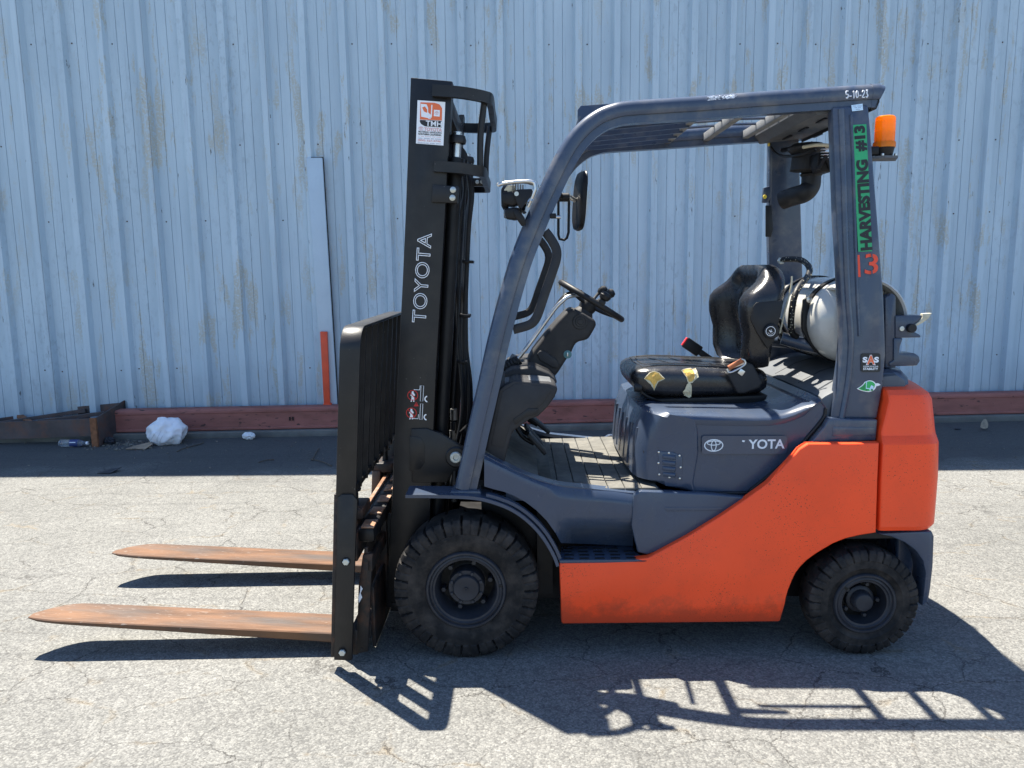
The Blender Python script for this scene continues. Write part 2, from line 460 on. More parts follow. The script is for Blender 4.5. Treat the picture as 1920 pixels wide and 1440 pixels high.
def add_tube(bm, pts, r, n=10, cap=True, closed=False):
    pts = [Vector(p) for p in pts]
    rings = []
    prev = None
    L = len(pts)
    for i, p in enumerate(pts):
        if closed:
            t = (pts[(i + 1) % L] - pts[i - 1]).normalized()
        else:
            t = (pts[min(i + 1, L - 1)] - pts[max(i - 1, 0)]).normalized()
        if prev is None:
            h = Vector((0, 0, 1)) if abs(t.z) < 0.9 else Vector((1, 0, 0))
            u = t.cross(h).normalized()
        else:
            u = (prev - t * prev.dot(t))
            u = u.normalized() if u.length > 1e-6 else t.orthogonal().normalized()
        prev = u
        w = t.cross(u)
        rr = r[i] if isinstance(r, (list, tuple)) else r
        rings.append([bm.verts.new(p + (u * math.cos(2 * math.pi * k / n) + w * math.sin(2 * math.pi * k / n)) * rr) for k in range(n)])
    for i in range(L if closed else L - 1):
        a, b = rings[i], rings[(i + 1) % L]
        for k in range(n):
            bm.faces.new((a[k], a[(k + 1) % n], b[(k + 1) % n], b[k]))
    if cap and not closed:
        bm.faces.new(rings[0][::-1])
        bm.faces.new(rings[-1])

def tube(name, pts, r, mat, parent=None, n=10, per=6, closed=False):
    bm = bmesh.new()
    p = catmull(pts, per) if not closed else [Vector(q) for q in pts]
    add_tube(bm, p, r, n, True, closed)
    return from_bm(name, bm, mat, parent, 50)

def add_sweep(bm, pts, section, side=Vector((0, 1, 0)), cap=True):
    """section = [(n, s)], n = tangent x side"""
    pts = [Vector(p) for p in pts]
    rings = []
    for i, p in enumerate(pts):
        t = (pts[min(i + 1, len(pts) - 1)] - pts[max(i - 1, 0)]).normalized()
        s = (side - t * side.dot(t)).normalized()
        nn = t.cross(s)
        rings.append([bm.verts.new(p + nn * a + s * b) for a, b in section])
    k = len(section)
    for i in range(len(rings) - 1):
        for j in range(k):
            q = (j + 1) % k
            bm.faces.new((rings[i][j], rings[i][q], rings[i + 1][q], rings[i + 1][j]))
    if cap:
        bm.faces.new(rings[0][::-1])
        bm.faces.new(rings[-1])

def add_loft(bm, loops, cap=True):
    rings = [[bm.verts.new(p) for p in lp] for lp in loops]
    k = len(rings[0])
    for a, b in zip(rings, rings[1:]):
        for j in range(k):
            q = (j + 1) % k
            bm.faces.new((a[j], a[q], b[q], b[j]))
    if cap:
        bm.faces.new(rings[0][::-1])
        bm.faces.new(rings[-1])

def add_lathe(bm, prof, segs=48, c=(0, 0, 0), axis='y', cap=True):
    """prof = [(along, r)]"""
    c = Vector(c)
    rings = []
    for a, r in prof:
        ring = []
        for k in range(segs):
            th = 2 * math.pi * k / segs
            u, w = r * math.cos(th), r * math.sin(th)
            p = Vector((u, a, w)) if axis == 'y' else (Vector((u, w, a)) if axis == 'z' else Vector((a, u, w)))
            ring.append(bm.verts.new(c + p))
        rings.append(ring)
    for a, b in zip(rings, rings[1:]):
        for k in range(segs):
            q = (k + 1) % segs
            bm.faces.new((a[k], a[q], b[q], b[k]))
    if cap and prof[0][1] > 1e-5:
        bm.faces.new(rings[0][::-1])
    if cap and prof[-1][1] > 1e-5:
        bm.faces.new(rings[-1])

def lathe(name, prof, mat, parent=None, segs=40, c=(0, 0, 0), axis='y', rot=None, angle=32, cap=True):
    bm = bmesh.new()
    add_lathe(bm, prof, segs, (0, 0, 0), axis, cap)
    bmesh.ops.remove_doubles(bm, verts=bm.verts[:], dist=1e-6)
    o = from_bm(name, bm, mat, parent, angle)
    o.location = c
    if rot:
        o.rotation_euler = rot
    return o

def mirror_y(o, parent='same'):
    """a copy of the part on the other side of the truck"""
    bm = bmesh.new()
    bm.from_mesh(o.data)
    for v in bm.verts:
        v.co.y = -v.co.y
    bmesh.ops.reverse_faces(bm, faces=bm.faces[:])
    me = bpy.data.meshes.new(o.data.name)
    bm.to_mesh(me)
    bm.free()
    for mt in o.data.materials:
        me.materials.append(mt)
    n = finish(o.name.split('.')[0], me, None, o.parent if parent == 'same' else parent)
    n.location = (o.location.x, -o.location.y, o.location.z)
    n.rotation_euler = (-o.rotation_euler.x, o.rotation_euler.y, -o.rotation_euler.z)
    return n

# survey helper: where a sight line of the photograph meets a vertical plane of the truck (metres, truck frame)
T_LOC = Vector((0.56, 3.255, 0.0))
T_YAW = rad(-0.55)
_tr = Matrix.Rotation(-T_YAW, 3, 'Z')
_cl = _tr @ (Vector((0, 0, CAM_H)) - T_LOC)

def P(px, py, hw):
    d = c_right * (px - 960) - c_up * (py - 720) - c_back * FPX
    d = _tr @ d
    t = (-hw - _cl.y) / d.y
    return _cl + d * t

def world_at(px, py, y):
    d = c_right * (px - 960) - c_up * (py - 720) - c_back * FPX
    t = y / d.y
    return Vector((0, 0, CAM_H)) + d * t

def ground_at(px, py, z=0.0):
    d = c_right * (px - 960) - c_up * (py - 720) - c_back * FPX
    t = (z - CAM_H) / d.z
    return Vector((0, 0, CAM_H)) + d * t

def poly(pts, hw):
    """outline of a part in truck coordinates from surveyed points (px, py[, half width])"""
    return [P(p[0], p[1], p[2] if len(p) > 2 else hw) for p in pts]

def prism(name, pts, hw, depth, mat, parent, bev=0.004, seg=2, angle=32):
    near = poly(pts, hw)
    far = [Vector((p.x, p.y + depth, p.z)) for p in near]
    bm = bmesh.new()
    add_loop_prism(bm, near, far)
    bmesh.ops.recalc_face_normals(bm, faces=bm.faces[:])
    bevel_all(bm, bev, seg)
    return from_bm(name, bm, mat, parent, angle)

def hexbolt(name, c, r, h, mat, parent, axis='y', seg=6):
    s = -1 if axis == 'y' else 1
    prof = [(0, r), (s * h * 0.8, r), (s * h, r * 0.8), (s * h, 0.0001)]
    return lathe(name, prof, mat, parent, seg, c, axis)

# ------------------------------------------------------------------ lettering
_dg = None
def text_obj(name, s, mat, origin, u, v, height, parent, bold=0.0, outline=0.0, space=1.0, width=None, align='CENTER', lift=0.0015):
    cu = bpy.data.curves.new('txt', 'FONT')
    cu.body = s
    cu.align_x = align
    cu.align_y = 'CENTER'
    cu.size = 1.0
    cu.space_character = space
    cu.resolution_u = 4
    if outline:
        cu.fill_mode = 'NONE'
        cu.bevel_depth = outline
        cu.bevel_resolution = 1
        cu.offset = bold
    else:
        cu.offset = bold
        cu.extrude = 0.004
    t = bpy.data.objects.new('txt', cu)
    col.objects.link(t)
    dg = bpy.context.evaluated_depsgraph_get()
    me = bpy.data.meshes.new_from_object(t.evaluated_get(dg))
    bpy.data.objects.remove(t)
    xs = [q.co.x for q in me.vertices]
    ys = [q.co.y for q in me.vertices]
    if not xs:
        return None
    k = height / (max(ys) - min(ys))
    cy = (max(ys) + min(ys)) / 2
    kx = k if width is None else width / (max(xs) - min(xs))
    cx = (max(xs) + min(xs)) / 2 if align == 'CENTER' else min(xs)
    u = u.normalized()
    v = (v - u * v.dot(u)).normalized()
    w = u.cross(v)
    for q in me.vertices:
        p = origin + u * ((q.co.x - cx) * kx) + v * ((q.co.y - cy) * k) + w * (q.co.z * k * (1 if outline else 0.05) + lift)
        q.co = p
    me.materials.clear()
    return finish(name, me, mat, parent, smooth=False)

def flat(name, pts, normal, mat, parent, lift=0.001, thick=0.0008):
    """thin decal of real thickness"""
    bm = bmesh.new()
    nrm = normal.normalized()
    top = [p + nrm * (lift + thick) for p in pts]
    bot = [p + nrm * lift for p in pts]
    add_loop_prism(bm, top, bot)
    return from_bm(name, bm, mat, parent, 10)

def ring_strip(bm, c, u, v, w, ru, rv, wid, lift, n=40, a0=0, a1=2 * math.pi):
    full = abs(a1 - a0 - 2 * math.pi) < 1e-6
    m_ = n if full else n + 1
    inner, outer = [], []
    for k in range(m_):
        th = a0 + (a1 - a0) * k / n
        inner.append(bm.verts.new(c + u * (ru - wid) * math.cos(th) + v * (rv - wid) * math.sin(th) + w * lift))
        outer.append(bm.verts.new(c + u * ru * math.cos(th) + v * rv * math.sin(th) + w * lift))
    for k in range(n):
        q = (k + 1) % m_
        bm.faces.new((inner[k], outer[k], outer[q], inner[q]))

# ================================================================== THE SETTING
bm = bmesh.new()
bmesh.ops.create_grid(bm, x_segments=1, y_segments=1, size=150)
ground = from_bm('ground', bm, 'asphalt')
ground['kind'] = 'structure'

# ---- corrugated wall
W_YAW = rad(2.3)
wall = empty('corrugated_wall', (0, 7.12, 0), W_YAW)
tag(wall, 'pale blue corrugated metal wall with peeling tan patches behind the forklift', 'wall')
PITCH = 0.342
# one pitch, seen from the yard: x along the wall, y out of the wall (negative = towards the yard)
PROF = [(0.000, -0.058), (0.056, -0.058), (0.076, -0.001), (0.100, 0.0), (0.150, 0.0), (0.152, 0.006), (0.154, 0.006), (0.156, 0.0),
        (0.232, 0.0), (0.234, 0.006), (0.236, 0.006), (0.238, 0.0), (0.303, 0.0), (0.322, -0.001)]
RIBX0 = -8.30 - 9 * 3 * PITCH
def wall_top(x):
    return max(3.95, min(7.4, 5.20 + 0.205 * x))
for k in range(37):
    x0 = RIBX0 + k * 3 * PITCH
    pts = []
    for r in range(3):
        pts += [(x0 + r * PITCH + a, b) for a, b in PROF]
    pts += [(x0 + 3 * PITCH, -0.058), (x0 + 3 * PITCH + 0.050, -0.0585)]      # laps over the next sheet's first rib
    pts = [(x, y - (0.007 if i >= len(pts) - 2 else 0.0)) for i, (x, y) in enumerate(pts)]
    bm = bmesh.new()
    prev = None
    rr = random.Random(k)
    zs = [0.05, 0.9, 1.9, 2.9, 3.9]
    rows = []
    for z in zs + ['top']:
        row = []
        for x, y in pts:
            zz = wall_top(x) if z == 'top' else z
            dent = 0.004 * noise.noise(Vector((x * 1.7, zz * 0.9, 3.1)))
            row.append(bm.verts.new((x + 0.0, y + dent, zz)))
        rows.append(row)
    for a, b in zip(rows, rows[1:]):
        for i in range(len(a) - 1):
            bm.faces.new((a[i], a[i + 1], b[i + 1], b[i]))
    me = bpy.data.meshes.new('siding_panel')
    bm.to_mesh(me)
    bm.free()
    finish('siding_panel', me, 'siding', wall, 12)
# unseen trim added on top so the wall's cast shadow ends straight
bm = bmesh.new()
fx = [-17.5, -6.098, 10.73, 20.4]
loops = []
for x in fx:
    zt = wall_top(x)
    loops.append([Vector((x, -0.10, zt - 0.12)), Vector((x, 0.06, zt - 0.12)), Vector((x, 0.06, zt + 0.03)), Vector((x, -0.10, zt + 0.03))])
add_loft(bm, loops)
from_bm('shadow_edge_trim', bm, 'trim', wall)
# screws of all sheets: dots a few pixels wide
bm = bmesh.new()
rr = random.Random(3)
for z in (3.42, 2.58, 1.93, 0.60):
    for k in range(111):
        if rr.random() < 0.45:
            continue
        x = RIBX0 + k * PITCH + (0.11 if z > 0.7 else (0.105 if rr.random() < 0.5 else 0.285))
        add_lathe(bm, [(0, 0.0065), (-0.003, 0.0065), (-0.006, 0.004), (-0.006, 0.0001)], 7, (x + rr.uniform(-0.005, 0.005), 0.0005, z + rr.uniform(-0.012, 0.012)))
scr = from_bm('screws', bm, 'rust', wall)
scr['kind'] = 'stuff'

# low concrete ledge under the wall
bm = bmesh.new()
add_box(bm, (1.4, -0.06, 0.02), (37, 0.40, 0.07))
bevel_all(bm, 0.01)
curb = from_bm('curb', bm, 'concrete')
curb.location = (0, 7.12, 0)
curb.rotation_euler = (0, 0, W_YAW)
curb['kind'] = 'structure'

# ---- red primed steel beam lying along the foot of the wall
beam = empty('steel_beam', (0, 7.12, 0.055), W_YAW)
tag(beam, 'long red-brown primed steel beam lying along the foot of the wall', 'beam')
def beam_piece(name, x0, x1, sec, mat):
    bm = bmesh.new()
    add_sweep(bm, [Vector((x0, 0, 0)), Vector(((x0 + x1) / 2, 0, 0)), Vector((x1, 0, 0))], sec)
    return from_bm(name, bm, mat, beam, 40)
# n = up, s = +y
bs_ = []
for a in range(5):
    th = rad(90 + a * 22.5)
    bs_.append((0.205 - 0.025 + 0.025 * math.sin(th), -0.205 + 0.025 + 0.025 * math.cos(th)))
bs_ += [(0.165, -0.205), (0.160, -0.199), (0.030, -0.199), (0.025, -0.205), (0.010, -0.205), (0.0, -0.19), (0.0, -0.09), (0.008, -0.085), (0.03, -0.185), (0.165, -0.185), (0.190, -0.175), (0.190, -0.09), (0.205, -0.09)]
beam_piece('web', -3.60, 11.5, bs_, 'primer')
for x in (-2.02, 3.2):
    bm = bmesh.new()
    add_box(bm, (x, -0.2065, 0.10), (0.012, 0.005, 0.035))
    add_box(bm, (x + 0.028, -0.2065, 0.10), (0.012, 0.005, 0.035))
    from_bm('slot', bm, 'black_plain', beam)

# ---- dark rusty frame lying at the left end
frame = empty('steel_frame', (-3.56, 6.75, 0))
tag(frame, 'dark rusty welded steel frame with angled braces lying at the beam end', 'steel frame')
def fr(name, a, b, w, h, mat):
    a, b = Vector(a), Vector(b)
    bm = bmesh.new()
    add_sweep(bm, [a, (a + b) / 2, b], [(h, -w / 2), (h, w / 2), (0, w / 2), (0, -w / 2)], Vector((0, 1, 0)) if abs((b - a).normalized().y) < 0.9 else Vector((1, 0, 0)))
    bevel_all(bm, 0.003, 1)
    return from_bm(name, bm, mat, frame)
bm = bmesh.new()
add_loop_prism(bm, [Vector((-0.006, -0.27, 0.0)), Vector((-0.006, 0.30, 0.035)), Vector((-0.006, 0.30, 0.33)), Vector((-0.006, -0.27, 0.255))],
               [Vector((0.006, -0.27, 0.0)), Vector((0.006, 0.30, 0.035)), Vector((0.006, 0.30, 0.33)), Vector((0.006, -0.27, 0.255))])
from_bm('end_plate', bm, 'rust', frame)
bm = bmesh.new()
add_loop_prism(bm, [Vector((-0.05, -0.29, 0.0)), Vector((0.002, -0.29, 0.0)), Vector((0.002, -0.29, 0.253)), Vector((-0.05, -0.29, 0.253))],
               [Vector((-0.05, -0.272, 0.0)), Vector((0.002, -0.272, 0.0)), Vector((0.002, -0.272, 0.253)), Vector((-0.05, -0.272, 0.253))])
from_bm('rusty_edge', bm, 'rust_edge', frame)
fr('front_rail', (-1.9, -0.12, 0.02), (-0.03, -0.20, 0.085), 0.03, 0.15, 'rust')
fr('back_rail', (-1.9, 0.24, 0.03), (-0.02, 0.22, 0.17), 0.03, 0.13, 'rust')
fr('brace', (-1.15, -0.10, 0.14), (-0.35, 0.20, 0.22), 0.05, 0.03, 'rust')
fr('brace', (-0.98, 0.20, 0.19), (-0.62, -0.14, 0.15), 0.05, 0.03, 'rust_edge')
fr('brace', (-1.75, -0.10, 0.08), (-0.95, 0.22, 0.17), 0.05, 0.03, 'rust')
fr('brace', (-0.60, -0.12, 0.18), (-0.10, 0.05, 0.22), 0.05, 0.03, 'rust')

# ---- blue-grey trim channel leaning on the wall, and the orange post beside it
def wall_pt(px, py, off):
    """a point on the wall's face seen at that place of the photograph, 'off' metres in front of it"""
    d = c_right * (px - 960) - c_up * (py - 720) - c_back * FPX
    nrm = Vector((math.sin(W_YAW), -math.cos(W_YAW), 0))
    p0 = Vector((0, 7.12, 0)) + nrm * off
    o = Vector((0, 0, CAM_H))
    t = (p0 - o).dot(nrm) / d.dot(nrm)
    return o + d * t

def wall_prism(name, quad, off, depth, mat, bev=0.004):
    pts = [wall_pt(x, y, off) for x, y in quad]
    back = Vector((-math.sin(W_YAW), math.cos(W_YAW), 0)) * depth
    base = Vector((sum(p.x for p in pts) / len(pts), sum(p.y for p in pts) / len(pts), min(p.z for p in pts)))
    bm = bmesh.new()
    add_loop_prism(bm, [p - base for p in pts], [p - base + back for p in pts])
    bmesh.ops.recalc_face_normals(bm, faces=bm.faces[:])
    bevel_all(bm, bev, 2)
    o = from_bm(name, bm, mat)
    o.location = base
    return o
o = wall_prism('trim_channel', [(573.6, 295.5), (604, 295.5), (633, 768), (606, 768)], 0.075, 0.035, 'trim', 0.007)
tag(o, 'plain pale blue sheet metal channel fixed upright over the ribs left of the mast', 'metal channel')
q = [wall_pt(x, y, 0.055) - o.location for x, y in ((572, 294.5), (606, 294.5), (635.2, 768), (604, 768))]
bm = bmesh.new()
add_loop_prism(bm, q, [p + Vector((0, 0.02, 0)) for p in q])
from_bm('gap_shade_strip', bm, 'black_plain', o)  # black strip added as the shade in the gaps beside the channel
post = wall_prism('orange_post', [(600, 622), (613, 622), (618.5, 757), (607, 757)], 0.115, 0.036, 'orange_post', 0.004)
tag(post, 'short bright orange upright bar standing against the pale blue channel', 'post')
f0 = [wall_pt(x, y, 0.125) - post.location for x, y in ((606, 757), (620, 757), (620.5, 766), (606.5, 766))]
bm = bmesh.new()
add_loop_prism(bm, f0, [p + Vector((0, 0.05, 0)) for p in f0])
bevel_all(bm, 0.003)
from_bm('foot', bm, 'orange_post', post)

# ---- litter in the shade
def crumple(name, px, py, size, mat, seed, amp=0.35, sub=4, fine=1.0, freq=2.2, ang=24):
    c = ground_at(px, py)
    bm = bmesh.new()
    bmesh.ops.create_icosphere(bm, subdivisions=sub, radius=1.0)
    for v_ in bm.verts:
        d = v_.co.normalized()
        q = d * freq + Vector((seed, seed * 1.7, 0))
        n_ = abs(noise.noise(q)) * 1.2 + 0.5 * abs(noise.noise(q * 2.3)) + fine * (0.25 * abs(noise.noise(q * 5.1)) + 0.10 * abs(noise.noise(q * 11.0)))
        v_.co = d * (1 - amp * n_)
        v_.co.x *= size[0]
        v_.co.y *= size[1]
        v_.co.z *= size[2]
        v_.co.z = max(v_.co.z + size[2] * 0.72, 0.0 + 0.004 * noise.noise(q * 3))
    o_ = from_bm(name, bm, mat, None, ang)
    o_.location = c
    return o_
bag = crumple('plastic_bag', 316, 832, (0.185, 0.13, 0.145), 'bag', 4.3, 0.24, 5, 0.06, 1.25, 80)
tag(bag, 'stuffed white plastic bag with faint grey print beside the red beam', 'plastic bag')
# faint print on the bag: two handwriting-like strokes
dg = bpy.context.evaluated_depsgraph_get()
bvh = BVHTree.FromObject(bag, dg)
def bag_stroke(pts, r):
    out = []
    for x, z in pts:
        hit = bvh.ray_cast(Vector((x, -1, z)), Vector((0, 1, -0.05)))
        if hit[0] is not None:
            out.append(hit[0] + Vector((0, -0.001, 0)))
    if len(out) > 2:
        tube('print', out, r * 0.55, 'bag_print', bag, 5, 3)
bag_stroke([(-0.055 + 0.006 * i, 0.08 + 0.013 * i) for i in range(9)], 0.0018)
bag_stroke([(-0.025 + 0.005 * i, 0.075 + 0.011 * i) for i in range(7)], 0.0022)
bag_stroke([(-0.14 + 0.012 * i, 0.06 + 0.014 * i) for i in range(9)], 0.002)
o = crumple('paper_scrap', 467, 824, (0.066, 0.05, 0.042), 'paper', 9.1, 0.42, 3)
tag(o, 'small crumpled white paper scrap on the ground right of the plastic bag', 'paper')
o = crumple('black_rag', 206, 833, (0.058, 0.05, 0.042), 'rag', 2.2, 0.4, 3)
tag(o, 'small crumpled black rag lying at the foot of the rusty frame', 'rag')
o = crumple('pebble', 423, 820, (0.026, 0.02, 0.02), 'litter', 6.2, 0.35, 2)
tag(o, 'small grey stone on the ground between the bag and paper scrap', 'stone')
o = crumple('pebble', 1795, 806, (0.030, 0.02, 0.012), 'rag', 3.2, 0.35, 2)
tag(o, 'small flat dark stone on the shaded ground right of the forklift', 'stone')
c = ground_at(262, 841)
bm = bmesh.new()
lp = [Vector((-0.10, -0.035, 0.006)), Vector((0.07, -0.05, 0.004)), Vector((0.10, 0.03, 0.03)), Vector((0.06, 0.07, 0.035)), Vector((-0.06, 0.045, 0.012))]
add_loop_prism(bm, [p + Vector((0, 0, 0.004)) for p in lp], lp)
o = from_bm('cardboard_scrap', bm, 'cardboard')
o.location = c
tag(o, 'flat brown cardboard scrap under the edge of the plastic bag', 'cardboard')
c = ground_at(205, 885)
bm = bmesh.new()
lp = [Vector((-0.06, -0.06, 0.003)), Vector((0.04, -0.06, 0.004)), Vector((0.08, 0.03, 0.025)), Vector((-0.02, 0.05, 0.01))]
add_loop_prism(bm, [p + Vector((0, 0, 0.004)) for p in lp], lp)
o = from_bm('rubber_scrap', bm, 'rag')
o.location = c
tag(o, 'thin dark scrap lying at the edge of the sunlit asphalt', 'scrap')
# clear bottle lying on its side
c = ground_at(138, 838)
bot = empty('plastic_bottle', (c.x, c.y, 0.034), rad(-4))
tag(bot, 'clear crushed plastic bottle with dark label lying before the rusty frame', 'bottle')
lathe('bottle_body', [(-0.12, 0.0001), (-0.12, 0.026), (-0.11, 0.032), (-0.05, 0.030), (0.0, 0.032), (0.06, 0.032), (0.10, 0.018), (0.115, 0.012), (0.125, 0.012)], 'clear', bot, 20, (0, 0, 0), 'x')
lathe('label_band', [(-0.02, 0.0322), (0.05, 0.0332), (0.055, 0.0325)], 'd_navy', bot, 20, (0, 0, 0), 'x')
lathe('cap', [(0.118, 0.0001), (0.118, 0.0145), (0.135, 0.0145), (0.135, 0.0001)], 'd_white', bot, 14, (0, 0, 0), 'x')
text_obj('label_print', '-----', 'd_white', Vector((0.015, -0.031, 0.012)), Vector((1, 0, 0)), Vector((0, 0.35, 1)), 0.007, bot, 0.02, 0, 0.8, 0.055, lift=0.003)
# leaf, twigs
c = ground_at(1845, 806)
bm = bmesh.new()
lp = [Vector((0.055 * math.cos(a) * (1 if math.cos(a) < 0.8 else 1.2), 0.03 * math.sin(a), 0.012 + 0.01 * math.cos(2 * a))) for a in [2 * math.pi * i / 14 for i in range(14)]]
rotm = Matrix.Rotation(rad(55), 3, 'Z') @ Matrix.Rotation(rad(-35), 3, 'Y')
lp = [rotm @ p + Vector((0, 0, 0.035)) for p in lp]
add_loop_prism(bm, [p + Vector((0, 0, 0.002)) for p in lp], lp)
o = from_bm('dry_leaf', bm, 'leaf')
o.location = c
tag(o, 'single curled dry leaf on the shaded ground right of the forklift', 'leaf')
tw = [([(585, 905 - 40), (592, 852), (598, 842)], 'thin dark twig standing out from the crack left of the backrest'),
      ([(583, 862), (605, 868), (622, 875)], 'straight dark twig on shaded asphalt left of the backrest'),
      ([(332, 848), (345, 843), (375, 834), (382, 831)], 'curved thin twig on the ground right of the plastic bag'),
      ([(485, 868), (500, 865), (514, 863)], 'short straight twig alone on the shaded asphalt below the paper scrap'),
      ([(236, 844), (246, 845), (254, 844)], 'tiny pale stick in front of the cardboard scrap')]
for pts, lab in tw:
    w_ = [ground_at(x, y) for x, y in pts]
    b0 = w_[0].copy()
    o = tube('twig', [p - b0 + Vector((0, 0, 0.006 + 0.004 * (i % 2))) for i, p in enumerate(w_)], 0.004, 'twig', None, 6, 4)
    o.location = b0
    tag(o, lab, 'twig')
# dirt and grit swept against the frame: uncountable
bm = bmesh.new()
rr = random.Random(11)
for k in range(520):
    x = rr.gauss(225, 55)
    y = rr.gauss(829, 7)
    if k > 320:
        x, y = rr.uniform(0, 1920), rr.uniform(818, 886)
        if 640 < x < 1750 and y > 812:
            y = rr.uniform(812, 870)
    p = ground_at(x, y)
    s = rr.uniform(0.004, 0.016) if k < 320 else rr.uniform(0.003, 0.008)
    rot = Matrix.Rotation(rr.uniform(0, 3), 3, 'Z') @ Matrix.Rotation(rr.uniform(0, 1), 3, 'X')
    add_box(bm, (p.x, p.y, s * 0.3), (s * rr.uniform(0.6, 2.2), s, s * 0.8), rot)
grit = from_bm('grit', bm, 'litter')
grit['kind'] = 'stuff'
grit['label'] = 'loose dirt and grit swept against the foot of the wall'


# ================================================================== THE FORKLIFT
truck = empty('forklift', T_LOC, T_YAW)
tag(truck, 'orange and dark grey forklift with black mast, torn seat and white propane tank', 'forklift')
X0, X1, Z1 = Vector((1, 0, 0)), Vector((0, 1, 0)), Vector((0, 0, 1))
YN = Vector((0, -1, 0))

# ---- wheels -------------------------------------------------------
def wheel(cx, cz, y_out, R_, width, r_rim, lugs, side, front):
    """side -1: near wheel (outer face towards -y); +1: far wheel"""
    s = side
    w = empty('wheel', (cx, y_out, cz), 0, truck)
    in_ = -s
    # tyre cross section from the outer bead over the tread to the inner bead: (depth inwards, radius, groove depth, phase)
    D = width
    sh = R_ - 0.055 * (R_ / 0.27)
    g = 0.019 * (R_ / 0.27)
    sec = [(0.020, r_rim - 0.004, 0, 0), (0.006, r_rim + 0.004, 0, 0), (0.002, r_rim + 0.02, 0, 0), (-0.003, (r_rim + sh) / 2, 0, 0), (-0.001, sh - 0.010, 0, 0), (0.000, sh, 0, 0),
           (-0.002, sh + 0.003, 1, 0), (0.000, R_ - 0.030, 1, 0), (0.004, R_ - 0.012, 1, 0), (0.012, R_ - 0.003, 1, 0), (0.030, R_, 1, 0), (D * 0.40, R_ + 0.002, 1, 0), (D * 0.44, R_ + 0.002, 0, 0),
           (D * 0.56, R_ + 0.002, 0, 0), (D * 0.60, R_ + 0.002, 1, 0.5), (D - 0.030, R_, 1, 0.5), (D - 0.012, R_ - 0.003, 1, 0.5), (D - 0.004, R_ - 0.012, 1, 0.5), (D, sh, 0, 0), (D - 0.005, r_rim, 0, 0)]
    per = 12
    n = lugs * per
    bm = bmesh.new()
    rings = []
    for d, r, gr, ph in sec:
        ring = []
        for k in range(n):
            frac = ((k / per) + ph) % 1.0
            dep = 0.0
            if gr:
                if frac > 0.84:
                    dep = g
                elif 0.40 < frac < 0.47 and d < 0.02:
                    dep = g * 0.35
            th = 2 * math.pi * k / n + (0.10 if ph else 0)
            dd = d
            if gr and dep and d < 0.004:
                dd = d + dep * 0.6
                rr_ = r
            else:
                rr_ = r - dep
            ring.append(bm.verts.new((rr_ * math.cos(th), in_ * dd, rr_ * math.sin(th))))
        rings.append(ring)
    for a, b in zip(rings, rings[1:]):
        for k in range(n):
            q = (k + 1) % n
            bm.faces.new((a[k], a[q], b[q], b[k]))
    from_bm('tyre', bm, 'rubber', w, 30)
    k_ = r_rim / 0.148
    # rim: lock ring, side ring, gutter, dish
    pr = [(0.030, r_rim + 0.003), (0.002, r_rim + 0.003), (-0.004, r_rim - 0.002), (-0.004, r_rim - 0.008), (0.003, r_rim - 0.011), (0.001, r_rim - 0.013), (0.000, r_rim - 0.020), (0.006, r_rim - 0.024),
          (0.007, r_rim - 0.031), (0.014, r_rim - 0.034 * k_), (0.085 * k_, r_rim - 0.042 * k_), (0.098 * k_, r_rim - 0.050 * k_)]
    lathe('rim', [(in_ * a, b) for a, b in pr], 'rim', w, 56, (0, 0, 0), 'y', None, 40, False)
    lathe('wheel_disc', [(in_ * 0.094 * k_, r_rim - 0.046 * k_), (in_ * 0.094 * k_, 0.072 * k_), (in_ * 0.11, 0.05 * k_), (in_ * 0.11, 0.0001)], 'hose', w, 40)  # near-black disc: shade inside the dish put into its colour
    if front:
        lathe('hub', [(in_ * a, b) for a, b in ((0.09, 0.068), (0.035, 0.068), (0.030, 0.066), (0.030, 0.052), (0.020, 0.050), (0.016, 0.046), (0.016, 0.008), (0.010, 0.007), (0.010, 0.003), (0.014, 0.0001))], 'rim', w, 40, (0, 0, 0), 'y', None, 35)
        for k in range(8):
            th = rad(22.5 + 45 * k)
            hexbolt('hub_bolt', (0.059 * math.cos(th), in_ * 0.031, 0.059 * math.sin(th)), 0.0075, 0.008, 'rim', w)
        for k in range(6):
            th = rad(12 + 60 * k)
            hexbolt('lug_nut', (0.091 * math.cos(th), in_ * 0.090, 0.091 * math.sin(th)), 0.011, 0.035, 'rim', w)
        # raised size mark on the sidewall
        if s < 0:
            txt = '6.50-10'
            for i, ch in enumerate(txt):
                th = rad(132 - i * 5.6)
                rm = (r_rim + sh) / 2 + 0.025
                c_ = Vector((rm * math.cos(th), -(-0.0028) * -1 - 0.0005, rm * math.sin(th)))
                c_.y = -0.0012 - 0.002
                u_ = Vector((math.sin(th), 0, -math.cos(th)))
                v_ = Vector((math.cos(th), 0, math.sin(th)))
                text_obj('raised_mark', ch, 'rubber', c_, u_, v_, 0.006 if ch in '.-' else 0.016, w, 0.01, lift=0.0005)
    else:
        lathe('hub', [(in_ * a, b) for a, b in ((0.08, 0.052), (0.045, 0.052), (0.042, 0.048), (0.040, 0.040), (0.012, 0.036), (0.006, 0.031), (0.003, 0.018), (0.002, 0.0001))], 'rim', w, 32, (0, 0, 0), 'y', None, 35)
        for k in range(5):
            th = rad(70 - 72 * k)
            hexbolt('lug_nut', (0.064 * math.cos(th), in_ * 0.053, 0.064 * math.sin(th)), 0.009, 0.016, 'rim', w)
    # small scuffs: valve slot in the lock ring
    box('ring_gap', ((r_rim - 0.016) * math.cos(rad(8 if front else 140)), in_ * 0.0005, (r_rim - 0.016) * math.sin(rad(8 if front else 140))), (0.014, 0.006, 0.010), 'black_plain', w, 0.001, Matrix.Rotation(rad(-8 if front else -140), 3, 'Y'))
    return w
fh = P(873.5, 1107, 0.535)
